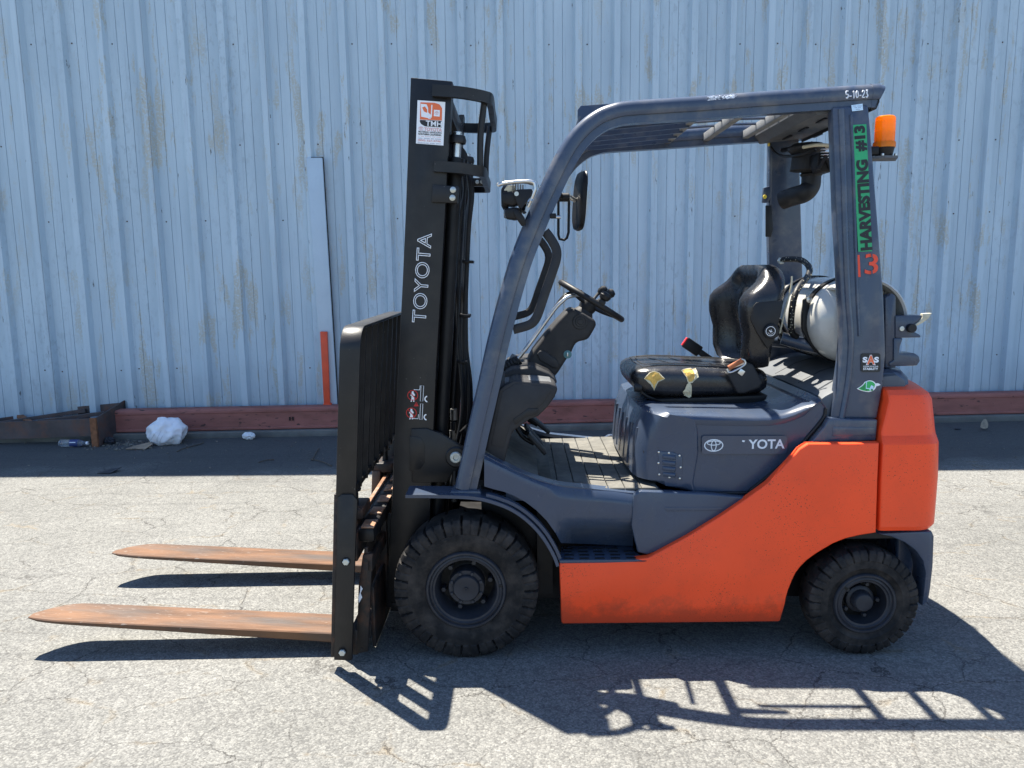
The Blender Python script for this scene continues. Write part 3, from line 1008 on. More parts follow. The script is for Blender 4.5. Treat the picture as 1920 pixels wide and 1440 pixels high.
rh = P(1622, 1135, 0.535)
wheel(fh.x, 0.2735, -0.535, 0.2725, 0.17, 0.148, 23, -1, True)
wheel(fh.x, 0.2735, 0.535, 0.2725, 0.17, 0.148, 23, 1, True)
wheel(rh.x, 0.2075, -0.535, 0.2065, 0.13, 0.114, 20, -1, False)
wheel(rh.x, 0.2075, 0.535, 0.2065, 0.13, 0.114, 20, 1, False)

# ---- chassis behind the panels
def xz(px, py, hw):
    p = P(px, py, hw)
    return p.x, p.z
xa, za = xz(1060, 1173, 0.53)
bm = bmesh.new()
add_box(bm, ((fh.x + rh.x) / 2 + 0.02, 0, 0.36), (1.42, 0.66, 0.42))
add_box(bm, (fh.x, 0, 0.275), (0.16, 0.80, 0.16))
add_box(bm, (rh.x, 0, 0.22), (0.12, 0.80, 0.12))
add_box(bm, (fh.x + 0.30, 0, 0.42), (0.06, 0.80, 0.44))
add_box(bm, (rh.x - 0.29, 0, 0.32), (0.06, 0.84, 0.34))
from_bm('chassis', bm, 'black_plain', truck)

# ---- orange side frame, lower part folded inwards
def side_panel(name, upper, lower, hw, fold, mat, thick=0.035, bev=0.006):
    """upper and lower outlines share the crease: the last two points of lower are the crease's ends"""
    bm = bmesh.new()
    up = poly(upper, hw)
    lo = poly(lower, hw)
    for p in lo[:-2]:
        p.y += fold
    vs = [bm.verts.new(p) for p in up]
    bm.faces.new(vs)
    vl = [bm.verts.new(p) for p in lo]
    bm.faces.new(vl)
    bmesh.ops.remove_doubles(bm, verts=bm.verts[:], dist=0.0004)
    bmesh.ops.recalc_face_normals(bm, faces=bm.faces[:])
    r = bmesh.ops.extrude_face_region(bm, geom=bm.faces[:])
    ve = [g for g in r['geom'] if isinstance(g, bmesh.types.BMVert)]
    for v in ve:
        v.co.y += thick
    bmesh.ops.recalc_face_normals(bm, faces=bm.faces[:])
    es = [e for e in bm.edges if len(e.link_faces) == 2 and e.calc_face_angle(0) > rad(40) and all(v.co.y < -hw + fold + 0.004 for v in e.verts)]
    bmesh.ops.bevel(bm, geom=es, offset=bev, segments=3, profile=0.5, affect='EDGES', clamp_overlap=True)
    return from_bm(name, bm, mat, truck, 30)
up = [(1049, 1056), (1122, 1054.5), (1180, 1051), (1216, 1046), (1233, 1037), (1290, 1006), (1350, 969), (1403, 933), (1440, 906), (1473, 872), (1500, 842), (1516, 832), (1600, 831.5), (1649, 830.5),
      (1646, 900), (1643, 999), (1612, 1004), (1586, 1010), (1563, 1019), (1544, 1030), (1528, 1040), (1513, 1051), (1501, 1063), (1492, 1075), (1485, 1090), (1478.5, 1106), (1474, 1122), (1472.5, 1132), (1052, 1136)]
lo = [(1466, 1168), (1463, 1170), (1056, 1174), (1053, 1171), (1052, 1136), (1472.5, 1132)]
op = side_panel('side_frame', up, lo, 0.53, 0.018, 'orange')
mirror_y(op)
# rear wheel well liner
bm = bmesh.new()
add_box(bm, (rh.x, 0, 0.47), (0.44, 0.98, 0.05))
from_bm('wheel_well', bm, 'black_plain', truck)

# ---- counterweight (plan outlines stacked)
def plan(x0, x1, hw, rr, z, n=7, rf=0.01, bow=0.0):
    pts = []
    rx = min(rr, (x1 - x0) - rf - 0.05)
    for cx, cy, a0, r, q in ((x0 + rf, -hw + rf, 180, rf, rf), (x1 - rx, -hw + rr, 270, rx, rr), (x1 - rx, hw - rr, 0, rx, rr), (x0 + rf, hw - rf, 90, rf, rf)):
        for i in range(n):
            th = rad(a0 + 90 * i / (n - 1))
            x, y = cx + r * math.cos(th), cy + q * math.sin(th)
            pts.append(Vector((x, y, z)))
        if a0 == 270:
            for i in range(1, 8):
                pts.append(Vector((x1, (-hw + rr) + (2 * hw - 2 * rr) * i / 8, z)))
    if bow:
        for p in pts:
            if p.x > x0 + 0.6 * (x1 - x0):
                p.x += bow * (1 - min(1.0, abs(p.y) / hw) ** 2)
    return pts
def X(px, hw, py=900):
    return P(px, py, hw).x
def Z(py, hw, px=1700):
    return P(px, py, hw).z
xr = X(1755, 0.50)
loops = [plan(X(1650, 0.53, 996), xr - 0.008, 0.522, 0.06, Z(996, 0.53), 7, 0.01, 0.09), plan(X(1650, 0.53, 985), xr, 0.53, 0.06, Z(988, 0.53), 7, 0.01, 0.09), plan(X(1652.5, 0.53, 900), xr + 0.002, 0.53, 0.06, Z(900, 0.53), 7, 0.01, 0.09),
         plan(X(1656, 0.53, 834), xr - 0.004, 0.53, 0.06, Z(834, 0.53), 7, 0.01, 0.09), plan(X(1656.5, 0.53, 829), xr - 0.006, 0.526, 0.06, Z(829.5, 0.53), 7, 0.01, 0.09), plan(X(1654, 0.51, 814), xr - 0.006, 0.508, 0.06, Z(817, 0.509), 7, 0.01, 0.09), plan(X(1654, 0.51, 810), xr - 0.008, 0.506, 0.06, Z(811, 0.506), 7, 0.01, 0.09),
         plan(X(1660, 0.47, 750), xr - 0.024, 0.500, 0.06, Z(752, 0.500), 7, 0.01, 0.09), plan(X(1660, 0.47, 740), xr - 0.034, 0.494, 0.06, Z(741, 0.494), 7, 0.01, 0.09), plan(X(1659, 0.46, 730), xr - 0.052, 0.474, 0.06, Z(731, 0.474), 7, 0.01, 0.09), plan(X(1658, 0.44, 724), xr - 0.070, 0.435, 0.06, Z(725, 0.435), 7, 0.01, 0.09)]
bm = bmesh.new()
add_loft(bm, loops)
from_bm('counterweight', bm, 'orange', truck, 22)
# grey cap on the counterweight
z0 = Z(726, 0.40)
loops = [plan(X(1640, 0.42, 720), xr - 0.075, 0.425, 0.07, z0 - 0.01, 7, 0.01, 0.09), plan(X(1640, 0.42, 715), xr - 0.078, 0.42, 0.07, z0 + 0.030, 7, 0.01, 0.09), plan(X(1640, 0.40, 705), xr - 0.095, 0.40, 0.07, z0 + 0.055, 7, 0.01, 0.085), plan(X(1640, 0.36, 700), xr - 0.135, 0.35, 0.07, z0 + 0.064, 7, 0.01, 0.08)]
bm = bmesh.new()
add_loft(bm, loops)
from_bm('counterweight_cap', bm, 'grey', truck, 40)
# grey rear skirt behind the wheel
sk = prism('rear_skirt', [(1644, 1001), (1748, 996), (1752, 1006), (1750, 1060), (1745, 1105), (1741, 1128), (1729, 1137), (1733, 1105), (1736, 1075), (1731, 1052), (1718, 1033), (1698, 1018), (1672, 1007)], 0.515, 0.10, 'grey', truck, 0.006)
mirror_y(sk)
xb = P(1740, 1060, 0.515).x
bm = bmesh.new()
add_loft(bm, [plan(xb - 0.06, xb + 0.012, 0.40, 0.01, 0.16), plan(xb - 0.06, xb + 0.018, 0.40, 0.01, Z(1000, 0.515))])
from_bm('rear_bumper', bm, 'grey', truck)

# ---- grey body side between fender and orange frame
def grid(name, rows, mat, parent, thick=0.0, angle=40):
    bm = bmesh.new()
    vr = [[bm.verts.new(p) for p in r] for r in rows]
    for a, b in zip(vr, vr[1:]):
        for i in range(len(a) - 1):
            bm.faces.new((a[i], a[i + 1], b[i + 1], b[i]))
    if thick:
        bmesh.ops.recalc_face_normals(bm, faces=bm.faces[:])
        r = bmesh.ops.extrude_face_region(bm, geom=bm.faces[:])
        for v in [g for g in r['geom'] if isinstance(g, bmesh.types.BMVert)]:
            v.co.y += thick
    return from_bm(name, bm, mat, parent, angle)
cols = [(908, 853, 912), (925, 862, 917), (945, 872, 922), (965, 882, 930), (985, 891, 941), (1005, 899, 956), (1025, 905, 976), (1042, 909, 1000), (1052, 911, 1018), (1075, 914, 1019), (1100, 916, 1020), (1125, 918, 1021), (1150, 920, 1022), (1170, 922.5, 1023.5), (1187, 925, 1026)]
rows = []
for j in range(9):
    t = j / 8
    row = []
    for (x, yt, yb) in cols:
        py = yt + (yb - yt) * t
        inset = 0.0
        if x > 1048:
            e = min(1.0, (x - 1042) / 30.0)
            q = max(0.0, (py - 972) / (1022 - 972))
            inset = 0.115 * e * (q * q * (3 - 2 * q)) if q < 1 else 0.115 * e
        hw = 0.497 - 0.022 * (1 - min(1, t * 5)) ** 2 - inset
        row.append(P(x + (0 if inset == 0 else 0), py, hw))
    rows.append(row)
cw = grid('side_cowl', rows, 'grey', truck, 0.02)
mirror_y(cw)
# folded top edge of the side cowl (the door sill)
sill = [P(908, 853, 0.475), P(945, 872, 0.475), P(985, 891, 0.475), P(1042, 909, 0.475), P(1100, 916, 0.475), P(1187, 925, 0.475), P(1260, 927, 0.475), P(1396, 931, 0.475)]
bm = bmesh.new()
add_sweep(bm, catmull(sill, 4), [(0.002, -0.002), (0.004, 0.05), (-0.012, 0.05), (-0.012, -0.002)])
o = from_bm('door_sill', bm, 'grey', truck, 40)
mirror_y(o)
sc_ = prism('side_cover', [(1189, 928), (1200, 921), (1262, 923), (1330, 926), (1394, 932), (1398, 936), (1350, 966), (1288, 1004), (1232, 1034), (1214, 1040), (1196, 1036), (1190, 1012), (1184, 985), (1187, 950)], 0.505, 0.03, 'grey', truck, 0.007, 3)
mirror_y(sc_)
# ribbed strip on the side cover
o = prism('cover_rib', [(1246, 951), (1362, 951), (1350, 958), (1249, 959)], 0.5075, 0.008, 'grey', truck, 0.0025)
# step plate with slots
stz = P(1120, 1050, 0.53).z
bm = bmesh.new()
outl = [P(1049, 1048, 0.53), P(1122, 1047, 0.53), P(1180, 1044.5, 0.53), P(1214, 1041, 0.53), P(1190, 1040, 0.44), P(1187, 1030, 0.375), P(1052, 1020, 0.375)]
outl = [Vector((p.x, p.y, stz)) for p in outl]
add_loop_prism(bm, outl, [p - Vector((0, 0, 0.012)) for p in outl])
bmesh.ops.recalc_face_normals(bm, faces=bm.faces[:])
bevel_all(bm, 0.003)
st = from_bm('step', bm, 'grey', truck)
for i in range(5):
    for j in range(4):
        if i == 4 and j == 3:
            continue
        box('step_slot', (outl[0].x + 0.035 + i * 0.058 + 0.003 * (j % 2), -0.515 + j * 0.034, stz + 0.0005), (0.036, 0.010, 0.004), 'black_plain', st, 0)

# ---- front fender: shelf and arch in one bent plate
fp = [(760, 931), (800, 931), (850, 932), (880, 933.5), (905, 937), (930, 944), (955, 954), (978, 968), (1000, 987), (1018, 1008), (1032, 1030), (1041, 1048), (1046, 1062)]
path = [P(x, y, 0.535) for x, y in fp]
path = [Vector((p.x, -0.475, p.z)) for p in path]
bm = bmesh.new()
add_sweep(bm, catmull(path, 3), [(0.006, -0.060), (0.006, 0.060), (-0.006, 0.060), (-0.006, -0.060)])
bevel_all(bm, 0.003)
fe = from_bm('front_fender', bm, 'grey', truck, 40)
mirror_y(fe)
bm = bmesh.new()
q = [P(x, y, 0.535) for x, y in fp[4:]]
add_sweep(bm, catmull([Vector((p.x + 0.012, -0.505, p.z + 0.012)) for p in q], 3), [(0.006, -0.014), (0.006, 0.014), (-0.006, 0.014), (-0.006, -0.014)])
o = from_bm('fender_trim', bm, 'grey', truck, 40)
mirror_y(o)
# inner arch
bm = bmesh.new()
add_sweep(bm, catmull([Vector((p.x + 0.004, -0.40, p.z - 0.004)) for p in path[2:]], 2), [(0.004, -0.05), (0.004, 0.12), (-0.004, 0.12), (-0.004, -0.05)])
o = from_bm('wheel_arch', bm, 'black_plain', truck)
mirror_y(o)

# ---- floor with ribbed mat
zf = P(1100, 916, 0.475).z - 0.012
xf0, xf1 = P(948, 873, 0.45).x, P(1240, 910, 0.45).x
bm = bmesh.new()
add_box(bm, ((xf0 + xf1) / 2, 0, zf - 0.02), (xf1 - xf0, 0.93, 0.03))
from_bm('floor_plate', bm, 'grey', truck)
k = 0
nx = 9
for i in range(nx):
    w_ = (xf1 - xf0 - 0.02) / nx
    box('mat_strip', (xf0 + 0.01 + w_ * (i + 0.5), 0.0, zf + 0.001), (w_ - 0.003, 0.90, 0.010), 'mat', truck, 0.002, None, 1)
# sloped toe board
tb = [P(905, 842, 0.44), P(960, 876, 0.44), P(1010, 900, 0.44)]
bm = bmesh.new()
add_loop_prism(bm, [tb[0], tb[1], tb[2], tb[2] - Z1 * 0.02, tb[1] - Z1 * 0.03, tb[0] - Z1 * 0.05], [Vector((p.x, 0.44, p.z)) for p in [tb[0], tb[1], tb[2], tb[2] - Z1 * 0.02, tb[1] - Z1 * 0.03, tb[0] - Z1 * 0.05]])
from_bm('toe_board', bm, 'mat', truck)
# pedals
for px, py, hw, rot_ in ((1000, 815, 0.05, -50), (1006, 830, 0.20, -50), (1012, 795, -0.10, -40)):
    p = P(px, py, hw)
    o = box('pedal', (0, 0, 0), (0.11, 0.075, 0.016), 'hose', truck, 0.005)
    o.location = p
    o.rotation_euler = (0, rad(-rot_), 0)
    tube('pedal_arm', [p + Vector((-0.01, 0, -0.005)), p + Vector((-0.06, 0, 0.03)), p + Vector((-0.11, 0, 0.12))], 0.009, 'black_plain', truck, 8, 3)

# ---- engine hood (outlines across the truck)
hood0 = [(1222, 905), (1250, 914), (1300, 923.5), (1399, 922.5), (1408, 917), (1440, 892), (1472, 866), (1497, 840), (1516, 817), (1535, 795), (1547, 778), (1549, 764), (1540, 751), (1526, 761), (1511, 769), (1490, 778), (1472, 784), (1445, 788), (1415, 789), (1340, 788), (1258, 787), (1245, 793), (1234, 808), (1227, 850)]
def hood_sec(hw, base_hw, top=0.0, front=0.0, rear=0.0, lim=None):
    out = []
    xl = -9 if lim is None else P(lim, 860, 0.462).x
    for i, (x, y) in enumerate(hood0):
        p = P(x, y, 0.462)
        if 11 <= i <= 21:
            p.z += top * (1.0 if i > 13 else 0.35)
        if i in (0, 23, 22, 21):
            p.x -= front
        if i == 20:
            p.x -= front * 0.6
        if 8 <= i <= 11:
            p.x += rear
        if i < 3 or i > 18:
            p.x = max(p.x, xl + (0.004 * (i - 19) if i > 18 else 0.004 * i))
        out.append(Vector((p.x, -hw, p.z)))
    return out
secs = [(0.455, -0.022, 0.0, 1302), (0.461, -0.010, 0.0, 1299), (0.4625, 0.0, 0.0, 1296), (0.458, 0.006, 0.0, 1286), (0.450, 0.012, 0.0, 1268), (0.440, 0.016, 0.0, 1248), (0.430, 0.018, 0.0, 1232), (0.42, 0.020, 0.008, None), (0.405, 0.022, 0.024, None), (0.38, 0.024, 0.040, None), (0.34, 0.026, 0.052, None), (0.20, 0.026, 0.060, None), (0.0, 0.026, 0.062, None)]
allsec = list(secs) + [(-h, t, f, l) for h, t, f, l in secs[::-1][1:]]
bm = bmesh.new()
add_loft(bm, [hood_sec(h, 0.462, t, f, 0.0, l) for h, t, f, l in allsec])
from_bm('engine_hood', bm, 'grey', truck, 24)
# black rubber seam round the hood's lower edge
bm = bmesh.new()
seam = [P(x, y, 0.462) for x, y in hood0[2:12]]
add_tube(bm, catmull([Vector((p.x, -0.457, p.z - 0.004)) for p in seam], 4), 0.0065, 8)
from_bm('hood_seal', bm, 'hose', truck)
# ribs on the hood's front face
hx = min(v.x for v in hood_sec(0.0, 0.462, 0.026, 0.062))
for i in range(7):
    y = -0.33 + i * 0.11
    b0, b1 = P(1223, 897, 0.462), P(1230, 815, 0.462)
    tube('front_rib', [Vector((b0.x - 0.054 + 0.01 * (abs(y) > 0.3), y, b0.z)), Vector((b1.x - 0.052 + 0.01 * (abs(y) > 0.3), y, b1.z))], 0.011, 'grey', truck, 8, 1)
# black-rimmed hand hole
o = prism('hand_hole', [(1206, 845), (1213, 845), (1215, 876), (1209, 876)], 0.40, 0.03, 'hose', truck, 0.004)
# louvre plate with rivets
def lhw(px, d=0.0):
    return 0.4640 - 0.033 * max(0.0, (1294 - px)) / 62 + d
prism('louvre_plate', [(x, y, lhw(x)) for x, y in ((1234, 846), (1262, 848), (1279, 856), (1279, 900), (1235, 893))], 0.4635, 0.004, 'grey', truck, 0.001)
for i in range(4):
    a, b = (1242, 856 + i * 11), (1267, 858 + i * 11)
    bm = bmesh.new()
    pa, pb = P(*a, lhw(a[0], 0.001)), P(*b, lhw(b[0], 0.001))
    n = 8
    loops = []
    for k in range(2):
        base = pa if k == 0 else pb
        lp = []
        for q in range(n):
            th = math.pi * q / (n - 1)
            lp.append(base + Vector((0, -0.007 * math.sin(th), 0.0085 * math.cos(th))))
        loops.append(lp)
    mid = [[p.copy() for p in loops[0]], [p.copy() for p in loops[1]]]
    for p in mid[0]:
        p.x += 0.004
    for p in mid[1]:
        p.x -= 0.004
    for l_, b_ in ((loops[0], pa), (loops[1], pb)):
        for p in l_:
            p.y = b_.y + 0.001
    add_loft(bm, [loops[0], mid[0], mid[1], loops[1]], True)
    from_bm('louvre', bm, 'grey', truck, 50)
for x, y in ((1235, 847.5), (1254, 849), (1274, 854), (1234.5, 868), (1276, 876), (1236, 889.5), (1255, 895), (1274.5, 897)):
    p = P(x, y, lhw(x, 0.001))
    lathe('rivet', [(0, 0.0042), (-0.002, 0.0038), (-0.0032, 0.0001)], 'steel', truck, 8, p)

# ---- black rear cover behind the seat
z_c = P(1546, 744, 0.44).z
x_c0 = P(1546, 744, 0.44).x
cp = [(-0.004, -0.30), (-0.004, -0.004), (0.010, 0.006), (0.10, 0.055), (0.16, 0.072), (0.27, 0.080), (0.30, 0.06), (0.30, -0.30)]
loops = []
for hw, sh_ in ((0.43, 0.020), (0.425, 0.006), (0.40, 0.0), (0.0, -0.004), (-0.40, 0.0), (-0.425, 0.006), (-0.43, 0.020)):
    loops.append([Vector((x_c0 + a, -hw, z_c + b - (sh_ if b > -0.1 else 0))) for a, b in cp])
bm = bmesh.new()
add_loft(bm, loops)
from_bm('radiator_cover', bm, 'cover', truck, 30)
for y in (-0.14, 0.14):
    tube('cover_groove', [Vector((x_c0 + a, y, z_c + b + 0.001)) for a, b in cp[2:6]], 0.003, 'hose', truck, 6, 1)
# ---- overhead guard -------------------------------------------------
GS = [(0.011 + 0.031 * math.sin(rad(100 - 14.3 * i)), 0.031 * math.cos(rad(100 - 14.3 * i))) for i in range(8)] + [(-0.010, 0.031), (-0.0135, 0.0295), (-0.015, 0.0225), (-0.041, 0.0225), (-0.041, -0.0225), (-0.015, -0.0225), (-0.0135, -0.0295), (-0.010, -0.031)] + [(0.011 + 0.031 * math.sin(rad(180 - 14.3 * i)), 0.031 * math.cos(rad(180 - 14.3 * i))) for i in range(6)]
def ghw(py):
    t = max(0.0, min(1.0, (915 - py) / (915 - 215)))
    return 0.455 - 0.115 * t
gp = [(873, 917), (884, 868), (897, 808), (917, 720), (933, 647), (950, 580), (967, 520), (980, 480), (1000, 430), (1020, 383), (1043, 334), (1060, 300), (1080, 268), (1102, 244), (1127, 226), (1150, 217), (1174, 212), (1230, 208), (1302, 203.5), (1370, 198.5), (1436, 193.5), (1520, 188), (1600, 183), (1636, 181)]
path = [P(x, y, ghw(y)) for x, y in gp]
bm = bmesh.new()
add_sweep(bm, catmull(path, 4), GS)
ge = from_bm('guard_side_rail', bm, 'grey_rail', truck, 36)
gf = mirror_y(ge)
# weld foot of the front pillar
o = prism('pillar_foot', [(846, 921), (900, 921), (903, 928), (843, 928)], 0.50, 0.09, 'grey_rail', truck, 0.003)
mirror_y(o)
# rear pillar: wide leaning plate with a rounded front lip
def rhw(py):
    t = max(0.0, min(1.0, (830 - py) / (830 - 190)))
    return 0.470 - 0.098 * t
rp = [(1561, 200), (1629, 196), (1633, 240), (1636.5, 286), (1642, 356), (1648, 430), (1652.5, 490), (1657.5, 554), (1660, 610), (1661.5, 666), (1656, 725), (1645, 786),
      (1560, 786), (1569, 735), (1576, 685), (1580, 640), (1580.5, 595), (1577, 554), (1574, 490), (1570, 430), (1567, 356), (1565, 300)]
near = [P(x, y, rhw(y)) for x, y in rp]
far = [p + Vector((0, 0.055, 0)) for p in near]
bm = bmesh.new()
add_loop_prism(bm, near, far)
bmesh.ops.recalc_face_normals(bm, faces=bm.faces[:])
bevel_all(bm, 0.010, 3, 40)
o = from_bm('guard_rear_pillar', bm, 'grey_rail', truck, 36)
mirror_y(o)
lip = [(1572, 205), (1576, 300), (1580, 430), (1585, 554), (1590, 620), (1590, 665), (1584, 725), (1573, 786)]
bm = bmesh.new()
add_sweep(bm, catmull([P(x, y, rhw(y) + 0.001) for x, y in lip], 4), [(0.020, -0.002), (0.016, -0.008), (0.008, -0.0105), (0.002, -0.006), (-0.002, -0.001), (-0.002, 0.01), (0.020, 0.01)])
o = from_bm('pillar_lip', bm, 'grey_rail', truck, 40)
mirror_y(o)
lip2 = [(1594, 215), (1598, 300), (1602, 430), (1606, 554), (1610, 630)]
bm = bmesh.new()
add_sweep(bm, catmull([P(x, y, rhw(y) + 0.001) for x, y in lip2], 4), [(0.009, 0.0), (0.006, -0.004), (0.0, -0.005), (-0.004, 0.0), (0.0, 0.005)])
o = from_bm('pillar_rib', bm, 'grey_rail', truck, 40)
# flared base bracket on the orange frame
o = prism('pillar_base', [(1553, 785), (1646, 787), (1642.5, 826), (1560, 830), (1520, 838), (1518, 833), (1534, 814), (1546, 800)], 0.485, 0.09, 'grey_rail', truck, 0.006, 3)
mirror_y(o)
o = prism('base_crease', [(1562, 800), (1642, 801), (1641, 818), (1560, 818)], 0.4865, 0.006, 'grey_rail', truck, 0.0025)
# rear end cap of the roof rail and cross beam
pe = P(1640, 181, ghw(181))
bm = bmesh.new()
lp0 = [(-0.044 + 0.088 * 0, 0)]
add_sweep(bm, [pe + Vector((-0.02, 0, 0)), pe + Vector((0.004, 0, 0)), pe + Vector((0.012, 0, -0.004))], [(a * 1.04, b * 1.04) for a, b in GS])
o = from_bm('rail_end_cap', bm, 'grey_rail', truck, 36)
mirror_y(o)
bm = bmesh.new()
prof = [(0.040, -0.02), (0.036, 0.006), (0.020, 0.018), (-0.02, 0.020), (-0.045, 0.010), (-0.052, -0.008), (-0.030, -0.014), (0.0, -0.02)]
near = [Vector((pe.x + b - 0.004, pe.y - 0.006, pe.z + a)) for a, b in prof]
add_loop_prism(bm, near, [Vector((p.x, -p.y, p.z)) for p in near])
bevel_all(bm, 0.004)
from_bm('rear_cross_beam', bm, 'plastic', truck, 36)
# roof bars
zr = P(1350, 222, ghw(200)).z
hwr = 0.335
def xr_at(px, py, hw):
    return P(px, py, hw).x
xb1 = P(1262, 262, -hwr).x
bars = []
for px in (1250, 1322, 1395):
    pf = P(px, 268, -hwr)
    bars.append(pf.x)
for xbar in bars:
    zz = P(1350, 215, ghw(200)).z + 0.02 + (xbar - bars[0]) * 0.045
    box('roof_bar', (xbar, 0, zz), (0.028, 2 * hwr, 0.034), 'dusty_sunlit', truck, 0.003)
# longitudinal slats in front, thin rods behind
xs0 = P(1120, 235, 0.30).x
for k in range(5):
    y = -0.24 + k * 0.12
    bm = bmesh.new()
    a = Vector((xs0 + 0.01, y, zr + 0.005))
    b = Vector((bars[0], y, zr + 0.034))
    add_sweep(bm, [a, (a + b) / 2, b], [(0.024, -0.004), (0.024, 0.004), (-0.026, 0.004), (-0.026, -0.004)])
    from_bm('roof_slat', bm, 'grey_rail', truck)
    if 0 < k < 4:
        b2 = Vector((bars[-1] + 0.12, y, zr + 0.062))
        tube('roof_rod', [b + Vector((0, 0, 0.012)), (b + b2) / 2 + Vector((0, 0, 0.012)), b2], 0.006, 'grey_rail', truck, 6, 1)
# front cross plate at the bend
o = prism('roof_gusset', [(1083, 206), (1089, 198), (1160, 193), (1165, 215), (1083, 256)], 0.27, 0.012, 'grey_rail', truck, 0.002)
pa = P(1083, 222, 0.27)
near = [Vector((pa.x - 0.02, -0.31, pa.z - 0.06)), Vector((pa.x - 0.012, -0.31, pa.z - 0.06)), Vector((pa.x + 0.010, -0.31, pa.z)), Vector((pa.x + 0.002, -0.31, pa.z))]
bm = bmesh.new()
add_loop_prism(bm, near, [Vector((p.x, 0.31, p.z)) for p in near])
from_bm('front_cross_plate', bm, 'grey_rail', truck)
# solid rear roof panel with slots
xp0 = P(1412, 262, -hwr).x
xp1 = P(1632, 190, ghw(190)).x
zp = zr + 0.040
bm = bmesh.new()
add_loop_prism(bm, [Vector((xp0, -hwr, zp)), Vector((xp0 + 0.03, -hwr, zp - 0.030)), Vector((xp1, -hwr, zp - 0.012)), Vector((xp1, -hwr, zp + 0.018)), Vector((xp0, -hwr, zp + 0.012))],
               [Vector((xp0, hwr, zp)), Vector((xp0 + 0.03, hwr, zp - 0.030)), Vector((xp1, hwr, zp - 0.012)), Vector((xp1, hwr, zp + 0.018)), Vector((xp0, hwr, zp + 0.012))])
from_bm('roof_panel', bm, 'cover', truck)
for i in range(3):
    for j in range(2):
        box('panel_slot', (xp0 + 0.10 + j * 0.13, -0.20 + i * 0.19, zp - 0.028 + j * 0.006), (0.012, 0.09, 0.004), 'black_plain', truck, 0)

# ---- mast -----------------------------------------------------------
HM = 0.345
mo = [(770, 145), (848, 152), (841, 268), (834, 405), (826, 545), (818, 685), (813, 800), (808, 920), (803, 1030), (798, 1142), (724, 1138), (730, 1025), (735, 930), (741, 800), (748, 660), (754, 545), (760, 410), (765.5, 268)]
near = poly(mo, HM)
# outer channel: web plate plus two flanges
def channel(name, outline, hw, web, flange, mat):
    nr = poly(outline, hw)
    bm = bmesh.new()
    add_loop_prism(bm, nr, [p + Vector((0, web, 0)) for p in nr])
    bmesh.ops.recalc_face_normals(bm, faces=bm.faces[:])
    bevel_all(bm, 0.004, 2, 40)
    # flanges along the front and rear edge
    n = len(nr)
    half = 10
    rear = nr[1:10]
    front = nr[10:] + [nr[0]]
    for line, sgn in ((rear, -1), (front, 1)):
        a = [Vector((p.x, p.y + web * 0.5, p.z)) for p in line]
        lo_ = [Vector((p.x + sgn * 0.022, p.y, p.z)) for p in a]
        k = len(a)
        va = [bm.verts.new(p) for p in a]
        vb = [bm.verts.new(p) for p in lo_]
        vc = [bm.verts.new(p + Vector((0, flange, 0))) for p in a]
        vd = [bm.verts.new(p + Vector((0, flange, 0))) for p in lo_]
        for i in range(k - 1):
            bm.faces.new((va[i], va[i + 1], vc[i + 1], vc[i]))
            bm.faces.new((vb[i], vd[i], vd[i + 1], vb[i + 1]))
            bm.faces.new((vc[i], vc[i + 1], vd[i + 1], vd[i]))
        bm.faces.new((va[0], vc[0], vd[0], vb[0]))
        bm.faces.new((va[-1], vb[-1], vd[-1], vc[-1]))
    return from_bm(name, bm, mat, truck)
o = channel('outer_mast_rail', mo, HM, 0.018, 0.075, 'black')
mirror_y(o)
# tilt direction of the mast: up vector in the truck's frame
MU = (P(809, 150, HM) - P(761, 1140, HM)).normalized()
MB_ = P(761, 1140, HM)
MF = Vector((MU.z, 0, -MU.x))        # rearwards, square to the mast
def mp(up_, back, y):
    """point by height along the mast, distance behind its mid line, and y"""
    b = Vector((MB_.x, 0, MB_.z)) + MU * up_ + MF * back
    return Vector((b.x, y, b.z))
ML = (P(809, 150, HM) - P(761, 1140, HM)).length
def mbar(name, u0, u1, b0, b1, y0, y1, mat, bev=0.003):
    bm = bmesh.new()
    lp = [(u0, b0), (u0, b1), (u1, b1), (u1, b0)]
    add_loop_prism(bm, [mp(u, b, y0) for u, b in lp], [mp(u, b, y1) for u, b in lp])
    bmesh.ops.recalc_face_normals(bm, faces=bm.faces[:])
    bevel_all(bm, bev)
    return from_bm(name, bm, mat, truck)
for s in (-1, 1):
    mbar('inner_mast_rail', 0.05, ML - 0.06, -0.058, 0.062, s * 0.255, s * 0.285, 'black')
    mbar('inner_mast_flange', 0.05, ML - 0.06, 0.050, 0.066, s * 0.205, s * 0.28, 'black_plain')
    mbar('wear_strip', 0.10, ML - 0.26, 0.066, 0.073, s * 0.225, s * 0.245, 'rustbar', 0.001)
mbar('upper_crosshead', ML - 0.115, ML - 0.05, -0.03, 0.075, -0.26, 0.26, 'black')
mbar('middle_crosshead', ML * 0.60, ML * 0.60 + 0.07, 0.03, 0.07, -0.26, 0.26, 'black_plain')
mbar('lower_crosshead', 0.10, 0.20, -0.02, 0.07, -0.34, 0.34, 'black_plain')
# mast foot
mbar('mast_foot', -0.015, 0.02, -0.06, 0.01, -0.35, -0.26, 'black_plain')
# side mounting pads with bolts
o = prism('stop_block', [(811, 346), (860, 349), (858, 381), (809, 379)], HM + 0.014, 0.03, 'black', truck, 0.003)
for x, y in ((849.5, 356), (848.5, 371)):
    lathe('block_bolt', [(0, 0.0115), (-0.004, 0.011), (-0.007, 0.007), (-0.008, 0.0001)], 'zinc', truck, 16, P(x, y, HM + 0.0145))
